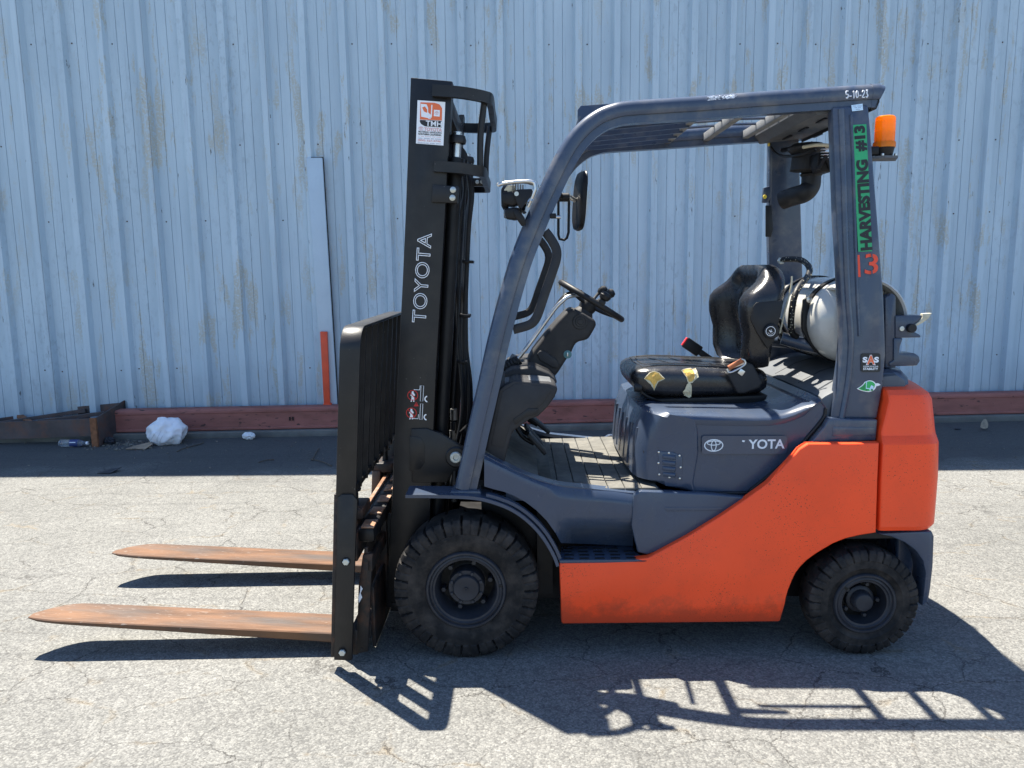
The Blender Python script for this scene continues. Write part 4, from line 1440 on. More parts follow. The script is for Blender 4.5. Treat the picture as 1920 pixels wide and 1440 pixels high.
# curved tie brackets across the back of the outer rails
def tie(name, px, py, height, back, mat='black'):
    p0 = P(px, py, HM + 0.01)
    up_ = (p0 - Vector((MB_.x, p0.y, MB_.z))).dot(MU)
    bk = (p0 - Vector((MB_.x, p0.y, MB_.z))).dot(MF)
    sec = []
    y0 = HM + 0.010
    half = [(bk, y0), (bk + 0.08, y0), (bk + back * 0.62, y0 - 0.012), (bk + back * 0.88, y0 - 0.045), (bk + back, y0 - 0.10), (bk + back, 0.0)]
    pts = [mp(up_, b, -y) for b, y in half] + [mp(up_, b, y) for b, y in half[::-1][1:]]
    pts = catmull(pts, 4)
    bm = bmesh.new()
    rings = []
    for i, p in enumerate(pts):
        t = (pts[min(i + 1, len(pts) - 1)] - pts[max(i - 1, 0)]).normalized()
        nn = t.cross(MU).normalized()
        rings.append([bm.verts.new(p + nn * a + MU * b) for a, b in ((-0.011, -height / 2), (0.011, -height / 2), (0.011, height / 2), (-0.011, height / 2))])
    for a, b in zip(rings, rings[1:]):
        for j in range(4):
            q = (j + 1) % 4
            bm.faces.new((a[j], a[q], b[q], b[j]))
    bm.faces.new(rings[0][::-1])
    bm.faces.new(rings[-1])
    return from_bm(name, bm, mat, truck, 30), up_, bk
_, u_top, bk0 = tie('upper_tie', 811, 170, 0.040, 0.205)
_, u_low, bk1 = tie('lower_tie', 814, 312, 0.038, 0.175)
for s in (-1, 1):
    tube('tie_strut', [mp(u_low, bk1 + 0.165, s * 0.27), mp((u_top + u_low) / 2, bk0 + 0.178, s * 0.272), mp(u_top, bk0 + 0.185, s * 0.275)], 0.0125, 'black', truck, 10, 3)
# lift cylinders with rods
for s in (-1, 1):
    lathe('lift_cylinder', [(0, 0.026), (ML - 0.42, 0.026), (ML - 0.42, 0.034), (ML - 0.40, 0.034), (ML - 0.36, 0.031), (ML - 0.35, 0.0001)], 'black_plain', truck, 20, mp(0.10, 0.098, s * 0.272), 'z', (0, math.atan2(MU.x, MU.z), 0))
    lathe('cylinder_rod', [(0, 0.017), (0.09, 0.017), (0.09, 0.0001)], 'steel', truck, 16, mp(ML - 0.255, 0.098, s * 0.272), 'z', (0, math.atan2(MU.x, MU.z), 0))
    lathe('rod_head', [(0, 0.033), (0.012, 0.035), (0.028, 0.030), (0.03, 0.0001)], 'black', truck, 16, mp(ML - 0.205, 0.098, s * 0.272), 'z', (0, math.atan2(MU.x, MU.z), 0))
    hexbolt('rod_nut', mp(ML - 0.176, 0.098, s * 0.272), 0.016, 0.014, 'zinc', truck, 'z')
# chain wheel and chains
for s in (-1, 1):
    lathe('chain_wheel', [(-0.012, 0.0001), (-0.012, 0.052), (-0.006, 0.046), (0.006, 0.046), (0.012, 0.052), (0.012, 0.0001)], 'rim', truck, 28, mp(ML - 0.25, 0.085, s * 0.19), 'y')
    mbar('lift_chain', 0.35, ML - 0.25, 0.128, 0.136, s * 0.19 - 0.012, s * 0.19 + 0.012, 'black_plain', 0.001)
# hoses down the mast, gathered, then looping to the truck
hs = [(0.075, 0.145, 0), (0.055, 0.150, 1), (0.035, 0.142, 2), (-0.13, 0.14, 3), (0.10, 0.125, 4), (-0.16, 0.13, 5)]
for y, b, k in hs:
    pts = [mp(ML - 0.20, b * 0.7, -y), mp(ML - 0.35, b, -y), mp(1.5, b - 0.004 * k, -y), mp(1.1, b + 0.006, -y), mp(0.80, b + 0.03 + 0.012 * (k % 3), -y - 0.01), mp(0.60, b + 0.02, -y), mp(0.40, b - 0.02, -y)]
    tube('mast_hose', pts, 0.0095, 'hose', truck, 8, 5)
for u_ in (0.97, 1.38, 1.16):
    mbar('hose_tie', u_, u_ + 0.012, 0.125, 0.175, -0.115, -0.02, 'black_plain', 0.002)
# far bracket with two bolts
p = P(893, 342, -0.05)
box('hose_bracket', p, (0.070, 0.03, 0.034), 'black', truck, 0.003)
for dx in (0.005, 0.025):
    lathe('bracket_bolt', [(0, 0.008), (-0.005, 0.008), (-0.006, 0.0001)], 'zinc', truck, 12, p + Vector((dx, -0.0155, 0.0)))
# small hydraulic fittings low on the mast
for px, py, hw, r in ((851, 775, 0.20, 0.014), (850, 800, 0.20, 0.011), (849, 815, 0.20, 0.013)):
    lathe('hose_fitting', [(0, r), (0.045, r), (0.045, 0.0001)], 'steel' if r != 0.011 else 'hose', truck, 8, P(px, py + 12, hw), 'z')
# mast-to-chassis support and tilt pin
o = prism('mast_bracket', [(770, 804), (800, 803), (826, 813), (880, 846), (884, 868), (874, 880), (850, 884), (838, 905), (772, 905)], HM + 0.008, 0.03, 'black', truck, 0.004, 2)
o = prism('bracket_relief', [(775, 818), (788, 820), (796, 832), (796, 868), (788, 880), (768, 884), (768, 818)], HM + 0.0095, 0.004, 'black', truck, 0.0015)
lathe('tilt_boss', [(0.03, 0.0001), (0.03, 0.042), (0, 0.042), (-0.006, 0.036), (-0.006, 0.024)], 'black', truck, 28, P(855, 857, HM + 0.010), 'y')
lathe('tilt_pin', [(0, 0.0225), (-0.010, 0.0225), (-0.013, 0.019), (-0.013, 0.011), (-0.006, 0.009), (-0.006, 0.0001)], 'zinc', truck, 24, P(855, 857, HM + 0.014), 'y')
for s in (-1, 1):
    tube('tilt_cylinder', [P(872, 800, 0.20) * 1, P(905, 835, 0.20), P(960, 880, 0.20)] if s < 0 else [Vector((p.x, -p.y, p.z)) for p in (P(872, 800, 0.20), P(905, 835, 0.20), P(960, 880, 0.20))], 0.032, 'black_plain', truck, 14, 1)
tube('support_bar', [P(853, 876, 0.34), P(852, 940, 0.34)], 0.012, 'black', truck, 8, 1)

# ---- carriage, backrest and forks ----------------------------------
HB = 0.615                          # the carriage sits a little towards the yard
HBF = -0.46
def bx(px, py):
    return P(px, py, HB)
tp, bt = bx(657, 612), bx(640, 1232)
BU = (tp - bt).normalized()
def bp(z, dx, y):
    """a point of the leaning backrest frame at height z, dx behind its mid line"""
    t = (z - bt.z) / BU.z
    return Vector((bt.x + BU.x * t + dx, y, z))
ztop, zbot = P(657, 613, HB).z, P(650, 925, HB).z
BW = 0.036
# inverted U of flat bar
sec = []
r_ = 0.075
pts = []
y0, y1 = -HB + 0.006, -HBF - 0.006
pts.append((y0, zbot - 0.02))
for i in range(7):
    th = rad(180 - 15 * i)
    pts.append((y0 + r_ + r_ * math.cos(th), ztop - 0.006 - r_ + r_ * math.sin(th)))
for i in range(7):
    th = rad(90 - 15 * i)
    pts.append((y1 - r_ + r_ * math.cos(th), ztop - 0.006 - r_ + r_ * math.sin(th)))
pts.append((y1, zbot - 0.02))
bm = bmesh.new()
rings = []
for i, (y, z) in enumerate(pts):
    a, b = pts[max(i - 1, 0)], pts[min(i + 1, len(pts) - 1)]
    t = Vector((0, b[0] - a[0], b[1] - a[1])).normalized()
    nn = Vector((0, -t.z, t.y))
    rings.append([bm.verts.new(bp(z, dx, y) + nn * k) for dx, k in ((-BW, 0.006), (BW, 0.006), (BW, -0.006), (-BW, -0.006))])
for a, b in zip(rings, rings[1:]):
    for j in range(4):
        q = (j + 1) % 4
        bm.faces.new((a[j], a[q], b[q], b[j]))
bm.faces.new(rings[0][::-1])
bm.faces.new(rings[-1])
bmesh.ops.recalc_face_normals(bm, faces=bm.faces[:])
bevel_all(bm, 0.003, 2, 60)
from_bm('backrest_frame', bm, 'black', truck, 28)
ns = 8
for k in range(ns):
    y = y0 + (y1 - y0) * (k + 1) / (ns + 1)
    bm = bmesh.new()
    z0, z1 = zbot - 0.010, ztop - 0.012
    add_loop_prism(bm, [bp(z0, -BW + 0.004, y - 0.006), bp(z0, BW - 0.004, y - 0.006), bp(z1, BW - 0.004, y - 0.006), bp(z1, -BW + 0.004, y - 0.006)],
                   [bp(z0, -BW + 0.004, y + 0.006), bp(z0, BW - 0.004, y + 0.006), bp(z1, BW - 0.004, y + 0.006), bp(z1, -BW + 0.004, y + 0.006)])
    bevel_all(bm, 0.002)
    from_bm('backrest_slat', bm, 'black', truck)
bm = bmesh.new()
add_loop_prism(bm, [bp(zbot - 0.010, -BW, y0), bp(zbot - 0.010, BW - 0.01, y0), bp(zbot + 0.012, BW - 0.01, y0), bp(zbot + 0.012, -BW, y0)], [bp(zbot - 0.010, -BW, y1), bp(zbot - 0.010, BW - 0.01, y1), bp(zbot + 0.012, BW - 0.01, y1), bp(zbot + 0.012, -BW, y1)])
from_bm('backrest_bottom_bar', bm, 'black', truck)
# side arms bolted to the carriage
o = prism('backrest_arm', [(632, 934), (641, 927), (661, 927), (670, 938), (664, 1080), (660, 1239), (626, 1238), (630, 1080)], HB + 0.006, 0.016, 'black', truck, 0.003)
o = prism('backrest_arm', [(626, 927), (634, 927), (628, 1232), (620, 1232)], HB - 0.002, 0.05, 'rustyblack', truck, 0.003)
for x, y in ((649, 1053), (642, 1223)):
    lathe('arm_washer', [(0, 0.0165), (-0.003, 0.0165), (-0.003, 0.0001)], 'black_plain', truck, 20, P(x, y, HB + 0.0062))
    hexbolt('arm_bolt', P(x, y, HB + 0.009), 0.0125, 0.009, 'zinc', truck)
zarm = [P(645, 930, HB).z, P(645, 1236, HB).z]
box('backrest_arm', bp((zarm[0] + zarm[1]) / 2, 0, -HBF + 0.01), (0.07, 0.016, zarm[0] - zarm[1]), 'black', truck, 0.003, Matrix.Rotation(math.atan2(BU.x, BU.z), 3, 'Y'))
# carriage end plate
HC = 0.565
o = prism('carriage_end_plate', [(680, 1040), (699, 1038), (697, 1060), (690, 1222), (668, 1226), (672, 1100)], HC, 0.02, 'rustyblack', truck, 0.004)
for x, y in ((686, 1051), (677.5, 1218)):
    lathe('plate_hole', [(0, 0.0075), (-0.0015, 0.0075), (-0.0015, 0.0001)], 'hose', truck, 14, P(x, y, HC + 0.0002))
o = prism('marker_scrawl', [(676, 1098), (680, 1104), (676, 1112), (679, 1120), (673, 1131), (672, 1120), (675, 1110)], HC + 0.0005, 0.001, 'chalk', truck, 0)
prism('scrap_tab', [(683, 1026), (689, 1026), (690, 1036), (698, 1037), (698, 1040), (682, 1040)], HC - 0.01, 0.02, 'rustyblack', truck, 0.002)
def cbar(name, px0, py0, w, h, mat, bev=0.004, ya=-HC, yb=0.43, dx=0.0):
    c_ = P(px0, py0, HC)
    bm = bmesh.new()
    lp = [(-w / 2, -h / 2), (w / 2, -h / 2), (w / 2, h / 2), (-w / 2, h / 2)]
    add_loop_prism(bm, [Vector((c_.x + a + dx, ya, c_.z + b)) for a, b in lp], [Vector((c_.x + a + dx, yb, c_.z + b)) for a, b in lp])
    bmesh.ops.recalc_face_normals(bm, faces=bm.faces[:])
    bevel_all(bm, bev)
    return from_bm(name, bm, mat, truck)
cbar('upper_fork_bar', 662, 1028, 0.030, 0.105, 'rustyblack', 0.006)
cbar('upper_fork_bar_lip', 655, 1003, 0.022, 0.02, 'rustbar', 0.004)
cbar('shift_cylinder_cover', 684, 1008, 0.066, 0.060, 'black_plain', 0.018, -HC + 0.02)
for i in range(5):
    y = -HC + 0.13 + i * 0.16
    c_ = P(684, 1008, HC)
    box('cover_clamp', (c_.x, y, c_.z), (0.071, 0.03, 0.066), 'black_plain', truck, 0.016)
for i in range(5):
    y = -HC + 0.05 + i * 0.16
    c_ = P(686, 1000, HC)
    box('worn_pad', (c_.x + 0.003, y + 0.01, c_.z + 0.016), (0.048, 0.085, 0.008), 'rustbar', truck, 0.003)
cbar('rear_support_bar', 693, 1060, 0.02, 0.05, 'rustyblack', 0.004)
cbar('lower_fork_bar', 664, 1205, 0.030, 0.10, 'rustyblack', 0.006)
cbar('lower_shift_bar', 686, 1190, 0.03, 0.055, 'rustyblack', 0.006, -HC + 0.02)
for y in (-0.25, 0.0, 0.25):
    c0, c1 = P(690, 1010, HC), P(688, 1200, HC)
    box('carriage_upright', ((c0.x + c1.x) / 2, y, (c0.z + c1.z) / 2), (0.05, 0.03, c0.z - c1.z), 'rustyblack', truck, 0.004)
c0 = P(690, 1205, HC)
box('carriage_lower_plate', (c0.x + 0.012, -0.06, c0.z + 0.075), (0.014, 0.90, 0.24), 'rustyblack', truck, 0.003)
# load rollers' bracket reaching into the mast
for s in (-1, 1):
    c0 = P(700, 1085, 0.28)
    box('carriage_side_plate', (c0.x + 0.03, s * 0.235, c0.z + 0.06), (0.13, 0.02, 0.40), 'black_plain', truck, 0.004)
# forks: shank, blade with tapered tip, hook and locking pin
def fork(yc, tipx, tipz, heelx, heelz, wid):
    f = empty('fork', (0, yc, 0), 0, truck)
    n = 36
    top, botm = [], []
    bm = bmesh.new()
    rings = []
    L = heelx - tipx
    for i in range(n + 1):
        t = i / n
        x = heelx + 0.035 - (L + 0.035) * t
        th = 0.040 * (1 - t) + 0.013 * t
        zt = heelz + (tipz - heelz) * t
        if t > 0.985:
            th = 0.005
        hw_ = wid / 2
        if t > 0.86:
            q = (t - 0.86) / 0.14
            hw_ = wid / 2 * (1 - 0.78 * q ** 2.4)
        yo = -0.046 * max(0, (t - 0.86) / 0.14) ** 2.4
        b = 0.004 if th > 0.01 else 0.001
        rings.append([bm.verts.new(Vector((x, yo + y, z))) for y, z in ((-hw_, zt - b), (-hw_ + b, zt), (hw_ - b, zt), (hw_, zt - b), (hw_, zt - th + b), (hw_ - b, zt - th), (-hw_ + b, zt - th), (-hw_, zt - th + b))])
    for a, b in zip(rings, rings[1:]):
        for j in range(8):
            q = (j + 1) % 8
            bm.faces.new((a[j], a[q], b[q], b[j]))
    bm.faces.new(rings[0][::-1])
    bm.faces.new(rings[-1])
    from_bm('blade', bm, 'fork', f, 25)
    zt = P(655, 985, HC).z
    bm = bmesh.new()
    k = BU.x / BU.z
    lp = [(heelx + 0.0, heelz - 0.040), (heelx + 0.04, heelz - 0.036), (heelx + 0.04 + k * 0.5, zt), (heelx + k * 0.5, zt)]
    add_loop_prism(bm, [Vector((x, -wid / 2, z)) for x, z in lp], [Vector((x, wid / 2, z)) for x, z in lp])
    bmesh.ops.recalc_face_normals(bm, faces=bm.faces[:])
    bevel_all(bm, 0.006)
    from_bm('shank', bm, 'fork', f)
    box('hook', (heelx + 0.045 + k * 0.5, 0, zt + 0.012), (0.10, wid * 0.9, 0.045), 'rustyblack', f, 0.008)
    lathe('locking_pin', [(0.0, 0.014), (0.055, 0.014), (0.058, 0.024), (0.066, 0.026), (0.072, 0.022), (0.074, 0.0001)], 'hose', f, 20, (heelx + 0.05 + k * 0.5, 0, zt + 0.025), 'z')
    return f
hl = P(640, 1178, 0.385)
FZ = 0.082
tipn = ground_at(46, 1163, 0.15)
heel = ground_at(640, 1170, FZ)
tx = (_tr @ (tipn - T_LOC)).x
hx_ = (_tr @ (heel - T_LOC)).x
fork(-0.40, tx, 0.152, hx_ - 0.01, FZ, 0.165)
fork(0.285, tx - 0.035, 0.152, hx_ - 0.01, FZ, 0.165)
# ---- dash, steering column -----------------------------------------
o = prism('dash_cowl', [(908, 851), (934, 732), (946, 722), (964, 713), (1030, 718), (1042, 723), (1046, 730), (1040, 745), (1026, 764), (1009, 781), (994, 786), (962, 809), (956, 826), (945, 869)], 0.435, 0.87, 'plastic', truck, 0.010, 3)
o = prism('dash_panel', [(941, 735), (966, 719), (1028, 724), (1036, 729), (1018, 757), (1000, 769), (958, 792), (944, 840), (920, 835)], 0.4375, 0.006, 'plastic', truck, 0.003)
o = prism('dash_pocket', [(962, 787), (990, 766), (1010, 766), (1006, 778), (985, 782), (968, 797)], 0.440, 0.004, 'hose', truck, 0.002)
# raised instrument hood and bellows on top of the dash
o = prism('instrument_hood', [(945, 700), (960, 692), (1000, 688), (1030, 700), (1046, 716), (1040, 722), (950, 718)], 0.26, 0.52, 'plastic', truck, 0.010, 3)
o = prism('dash_tray', [(946, 716), (1000, 712), (1034, 716), (1036, 722), (946, 724)], 0.40, 0.14, 'cover', truck, 0.005, 2)
for i in range(6):
    p = P(946 + i * 5.2, 690 - i * 3.0, 0.12)
    lathe('lever_boot', [(-0.005, 0.0001), (-0.005, 0.030 - i * 0.002), (0.005, 0.030 - i * 0.002), (0.005, 0.0001)], 'hose', truck, 14, p, 'x', (0, rad(-35), 0))
o = prism('boot_cap', [(944, 690), (960, 664), (974, 670), (958, 692)], 0.12, 0.03, 'cover', truck, 0.003)
colo = [(988, 679), (1000, 657), (1023, 627), (1044, 603), (1063, 583), (1074, 577), (1095, 588), (1114, 599), (1120, 607), (1112, 622), (1103, 637), (1080, 642), (1072, 660), (1058, 681), (1048, 697), (1036, 712), (1000, 704)]
o = prism('steering_column', colo, 0.085, 0.17, 'plastic', truck, 0.016, 3)
o = prism('column_cover', [(1006, 664), (1012, 657), (1020, 657), (1044, 674), (1050, 686), (1046, 692), (1036, 690), (1012, 676)], 0.092, 0.02, 'plastic', truck, 0.006, 3)
lathe('column_disc', [(0.0, 0.0001), (0.0, 0.032), (-0.006, 0.030), (-0.006, 0.022), (-0.009, 0.020), (-0.009, 0.012), (-0.012, 0.010), (-0.012, 0.0001)], 'plastic', truck, 28, P(1088, 603, 0.086))
lathe('ignition_switch', [(0.0, 0.017), (-0.012, 0.017), (-0.014, 0.010), (-0.014, 0.0001)], 'teal', truck, 20, P(1064, 664, 0.075))
box('key', P(1064, 664, 0.092), (0.004, 0.022, 0.016), 'steel', truck, 0.001)
# hub and lever stalks
sa = P(1050, 528, 0.0)
sb = P(1167, 600, 0.0)
sctr = (sa + sb) / 2
sdir = (sb - sa).normalized()
snor = Vector((-sdir.z, 0, sdir.x))
if snor.z < 0:
    snor = -snor
srad = (sb - sa).length / 2 - 0.006
q = snor.to_track_quat('Z', 'Y').to_matrix().to_4x4()
bm = bmesh.new()
sidev = Vector((0, 1, 0))
ring = [sctr + sdir * srad * math.cos(2 * math.pi * k / 48) + sidev * srad * math.sin(2 * math.pi * k / 48) for k in range(48)]
add_tube(bm, ring, 0.0125, 10, False, True)
for k in range(3):
    th = rad(90 + 120 * k)
    a = sctr - snor * 0.022
    b = sctr + (sdir * math.cos(th) + sidev * math.sin(th)) * srad
    add_tube(bm, catmull([a, (a + b) / 2 - snor * 0.004, b], 4), 0.009, 8)
from_bm('steering_wheel', bm, 'hose', truck, 50)
lathe('wheel_hub', [(-0.06, 0.030), (-0.035, 0.034), (-0.02, 0.038), (0.0, 0.034), (0.008, 0.022), (0.008, 0.0001)], 'hose', truck, 24, sctr - snor * 0.010, 'z', snor.to_track_quat('Z', 'Y').to_euler())
lathe('column_collar', [(-0.085, 0.045), (-0.06, 0.05), (-0.045, 0.048), (-0.02, 0.032)], 'plastic', truck, 24, sctr - snor * 0.022, 'z', snor.to_track_quat('Z', 'Y').to_euler())
pk = sctr + sdir * srad * 0.16 - sidev * srad * 0.97 + snor * 0.012
kn = lathe('spinner_knob', [(0.0, 0.012), (0.012, 0.012), (0.018, 0.020), (0.032, 0.025), (0.044, 0.020), (0.048, 0.0001)], 'hose', truck, 20, pk, 'z', snor.to_track_quat('Z', 'Y').to_euler())
box('grip_clamp', pk + snor * 0.002, (0.03, 0.03, 0.02), 'hose', truck, 0.004, snor.to_track_quat('Z', 'Y').to_matrix())
lathe('lever_knob', [(0.0, 0.010), (0.01, 0.018), (0.03, 0.021), (0.042, 0.014), (0.045, 0.0001)], 'hose', truck, 18, P(1135, 556, -0.10), 'z', (0, rad(60), 0))
lathe('lever_knob', [(0.0, 0.010), (0.01, 0.018), (0.03, 0.021), (0.042, 0.014), (0.045, 0.0001)], 'hose', truck, 18, P(1122, 550, -0.14), 'z', (0, rad(60), 0))
for px_k, py_k, hk in ((1135, 556, -0.10), (1122, 550, -0.14)):
    tube('lever_stalk', [sctr - snor * 0.05, (sctr - snor * 0.03 + P(px_k, py_k, hk)) / 2, P(px_k, py_k, hk)], 0.007, 'hose', truck, 8, 3)
# bent rods from the dash up to the wheel
for k, (dy, dx) in enumerate(((0.02, 0), (-0.015, 5))):
    tube('lever_rod', [P(972, 672, 0.11 + dy), P(1000, 635, 0.11 + dy), P(1038, 582, 0.11 + dy), P(1054, 565 - dx, 0.11 + dy), P(1066, 556 - dx, 0.10 + dy), P(1090, 552 - dx, 0.07 + dy)], 0.0085, 'steel' if k == 0 else 'black_plain', truck, 8, 5)
prism('rag_strip', [(1048, 527), (1053, 527), (1052, 534), (1049, 543), (1048, 540)], 0.0, 0.004, 'foam_pale', truck, 0)

# ---- assist grips on the front pillars
gpts = [(1022, 434), (1034, 450), (1043, 468), (1043, 486), (1034, 515), (1021, 552), (1010, 585), (1002, 601), (990, 610), (962, 618)]
GSEC = [(0.017, -0.009), (0.017, 0.009), (0.010, 0.014), (-0.010, 0.014), (-0.017, 0.009), (-0.017, -0.009), (-0.010, -0.014), (0.010, -0.014)]
path = [P(x, y, ghw(y) - 0.005) for x, y in gpts]
bm = bmesh.new()
add_sweep(bm, catmull(path, 4), GSEC)
o = from_bm('assist_grip', bm, 'plastic', truck, 40)
mirror_y(o)

# ---- mirrors
mc = P(1087, 377, -0.02)
bm = bmesh.new()
loops = []
for dx, s in ((-0.014, 0.80), (-0.008, 0.95), (0.006, 1.0), (0.010, 0.97)):
    lp = []
    for k in range(28):
        th = 2 * math.pi * k / 28
        c_, s_ = math.cos(th), math.sin(th)
        y = 0.085 * s * (abs(c_) ** 0.5) * (1 if c_ > 0 else -1)
        z = 0.122 * s * (abs(s_) ** 0.5) * (1 if s_ > 0 else -1)
        lp.append(Vector((dx, y, z)))
    loops.append(lp)
add_loft(bm, loops)
mi = from_bm('rear_mirror', bm, 'black_plain', truck, 40)
mi.location = mc
mi.rotation_euler = (rad(0), rad(4), rad(9))
bm = bmesh.new()
add_loft(bm, [[Vector((0.0105, p.y * 0.93, p.z * 0.95)) for p in loops[3]], [Vector((0.012, p.y * 0.92, p.z * 0.94)) for p in loops[3]]])
from_bm('mirror_glass', bm, 'mirror', mi)
tube('mirror_arm', [P(1052, 366, 0.0), P(1068, 370, -0.01), P(1079, 376, -0.02)], 0.010, 'steel', truck, 10, 3)
lathe('mirror_clamp', [(-0.02, 0.018), (0.02, 0.018), (0.024, 0.012), (0.024, 0.0001)], 'black_plain', truck, 14, P(1057, 370, 0.0), 'x')
tube('mirror_bracket', [P(1052, 368, 0.02), P(1047, 360, 0.15), P(1046, 352, 0.30)], 0.010, 'black_plain', truck, 8, 4)
bm = bmesh.new()
add_tube(bm, [P(x, y, -0.25) for x, y in ((1047, 376), (1047, 440), (1049, 448), (1058, 450), (1063, 446), (1066, 436), (1067, 376), (1064, 370), (1050, 370))], 0.006, 8, False, True)
from_bm('mirror_loop', bm, 'black_plain', truck, 50)

# ---- front lamps on the near pillar
lamp = empty('headlight', P(970, 368, 0.40), 0, truck)
def lp_box(name, c, s, mat, parent, bev=0.006, rot=0):
    return box(name, c, s, mat, parent, bev, Matrix.Rotation(rad(rot), 3, 'Y'))
L0 = lamp.location
def lrel(px, py, hw=0.40):
    return P(px, py, hw) - L0
o = prism('x', [(940, 361), (968, 357), (980, 360), (982, 378), (962, 386), (942, 382)], 0.43, 0.10, 'black_plain', truck, 0.008, 3)
o.name = 'lamp_housing'
for v in o.data.vertices:
    v.co -= L0
o.parent = lamp
lathe('lamp_bezel', [(-0.008, 0.030), (0.0, 0.044), (0.014, 0.046), (0.018, 0.040)], 'black_plain', lamp, 28, lrel(944, 371, 0.38), 'x')
lathe('lens', [(-0.006, 0.0001), (-0.004, 0.028), (0.0, 0.040), (0.004, 0.0405)], 'clear', lamp, 28, lrel(944, 371, 0.38), 'x')
for i in range(5):
    box('cooling_fin', lrel(962 + i * 4.6, 352 + i * 0.6, 0.39), (0.005, 0.075, 0.024), 'cover', lamp, 0.0015)
o = prism('x', [(944, 357), (952, 346), (966, 348), (966, 358), (952, 361)], 0.42, 0.07, 'latch', truck, 0.004, 2)
o.name = 'connector'
for v in o.data.vertices:
    v.co -= L0
o.parent = lamp
o = prism('x', [(962, 361), (970, 355), (997, 354), (1000, 362), (978, 392), (988, 398), (982, 402), (972, 388)], 0.445, 0.012, 'black_plain', truck, 0.003, 2)
o.name = 'lamp_bracket'
for v in o.data.vertices:
    v.co -= L0
o.parent = lamp
lathe('pivot_bolt', [(0, 0.008), (-0.005, 0.008), (-0.005, 0.0001)], 'zinc', lamp, 12, lrel(968.5, 363.5, 0.4455))
tube('lamp_guard', [lrel(*q) for q in ((935, 347, 0.43), (948, 343, 0.44), (980, 340, 0.44), (998, 341, 0.44), (1003, 348, 0.44), (1001, 362, 0.44), (990, 388, 0.43))], 0.0065, 'steel', lamp, 8, 5)
tube('lamp_guard', [lrel(*q) for q in ((935, 347, 0.43), (938, 345, 0.34), (980, 341, 0.33), (1000, 345, 0.33))], 0.0065, 'steel', lamp, 8, 5)
for k in range(3):
    tube('lamp_spring', [lrel(984 + k * 6, 381 - k * 2, 0.44), lrel(997 + k * 4, 360 - k * 2, 0.43)], 0.0045, 'steel', lamp, 6, 1)
sl = empty('turn_lamp', P(970, 402, 0.40), 0, truck)
L1 = sl.location
o = prism('x', [(946, 391), (968, 388), (978, 392), (980, 404), (968, 412), (948, 409)], 0.425, 0.07, 'black_plain', truck, 0.007, 3)
o.name = 'lamp_housing'
for v in o.data.vertices:
    v.co -= L1
o.parent = sl
lathe('lens', [(-0.006, 0.0001), (-0.004, 0.016), (0.0, 0.019), (0.004, 0.019)], 'clear', sl, 20, P(947, 400, 0.39) - L1, 'x')
o = prism('x', [(962, 396), (972, 392), (984, 408), (986, 422), (978, 424), (968, 410)], 0.432, 0.014, 'black_plain', truck, 0.003, 2)
o.name = 'lamp_bracket'
for v in o.data.vertices:
    v.co -= L1
o.parent = sl
box('pillar_stud', P(1037, 405, 0.40), (0.022, 0.02, 0.018), 'black_plain', truck, 0.003)
lathe('stud_end', [(0, 0.006), (0.02, 0.006), (0.02, 0.0001)], 'steel', truck, 10, P(1041, 407, 0.40), 'x')

# ---- beacon
bc = P(1658, 268, 0.30)
beacon = empty('beacon', bc, 0, truck)
k_ = (P(1677, 240, 0.30) - P(1641, 240, 0.30)).length / 2
hgt = P(1658, 215, 0.30).z - P(1658, 264, 0.30).z
lathe('beacon_lens', [(0.0, k_ * 0.98), (hgt * 0.35, k_), (hgt * 0.42, k_ * 0.985), (hgt * 0.44, k_), (hgt * 0.80, k_ * 0.985), (hgt * 0.82, k_ * 0.965), (hgt * 0.84, k_ * 0.985), (hgt * 0.87, k_ * 0.965), (hgt * 0.89, k_ * 0.98), (hgt * 0.96, k_ * 0.93), (hgt, k_ * 0.78), (hgt * 1.015, 0.0001)], 'amber', beacon, 32, (0, 0, 0.002), 'z')
lathe('lens_ring', [(-0.018, k_ * 1.10), (-0.004, k_ * 1.12), (0.002, k_ * 1.08), (0.002, k_ * 0.9)], 'amber', beacon, 32, (0, 0, 0), 'z', None, 32, False)
lathe('beacon_bulb', [(0.0, 0.008), (0.02, 0.010), (0.035, 0.006), (0.04, 0.0001)], 'yellow', beacon, 14, (0, 0, 0.01), 'z')
lathe('beacon_base', [(-0.048, k_ * 0.85), (-0.030, k_ * 0.95), (-0.016, k_ * 1.05), (-0.016, 0.0001)], 'black_plain', beacon, 28, (0, 0, 0), 'z')
bpl = [P(1634, 290, 0.32), P(1660, 291, 0.34), P(1684, 286, 0.33), P(1680, 282, 0.24), P(1634, 284, 0.24)]
bm = bmesh.new()
zpl = bc.z - 0.052
add_loop_prism(bm, [Vector((p.x - bc.x, p.y - bc.y, -0.050)) for p in bpl], [Vector((p.x - bc.x, p.y - bc.y, -0.058)) for p in bpl])
from_bm('mounting_plate', bm, 'cover', beacon)
box('plate_arm', P(1634, 284, 0.30) - bc, (0.035, 0.05, 0.03), 'black_plain', beacon, 0.003)
for dx, dy in ((0.03, -0.03), (-0.02, -0.035)):
    hexbolt('plate_bolt', (dx, dy, -0.050), 0.006, 0.008, 'steel', beacon, 'z')

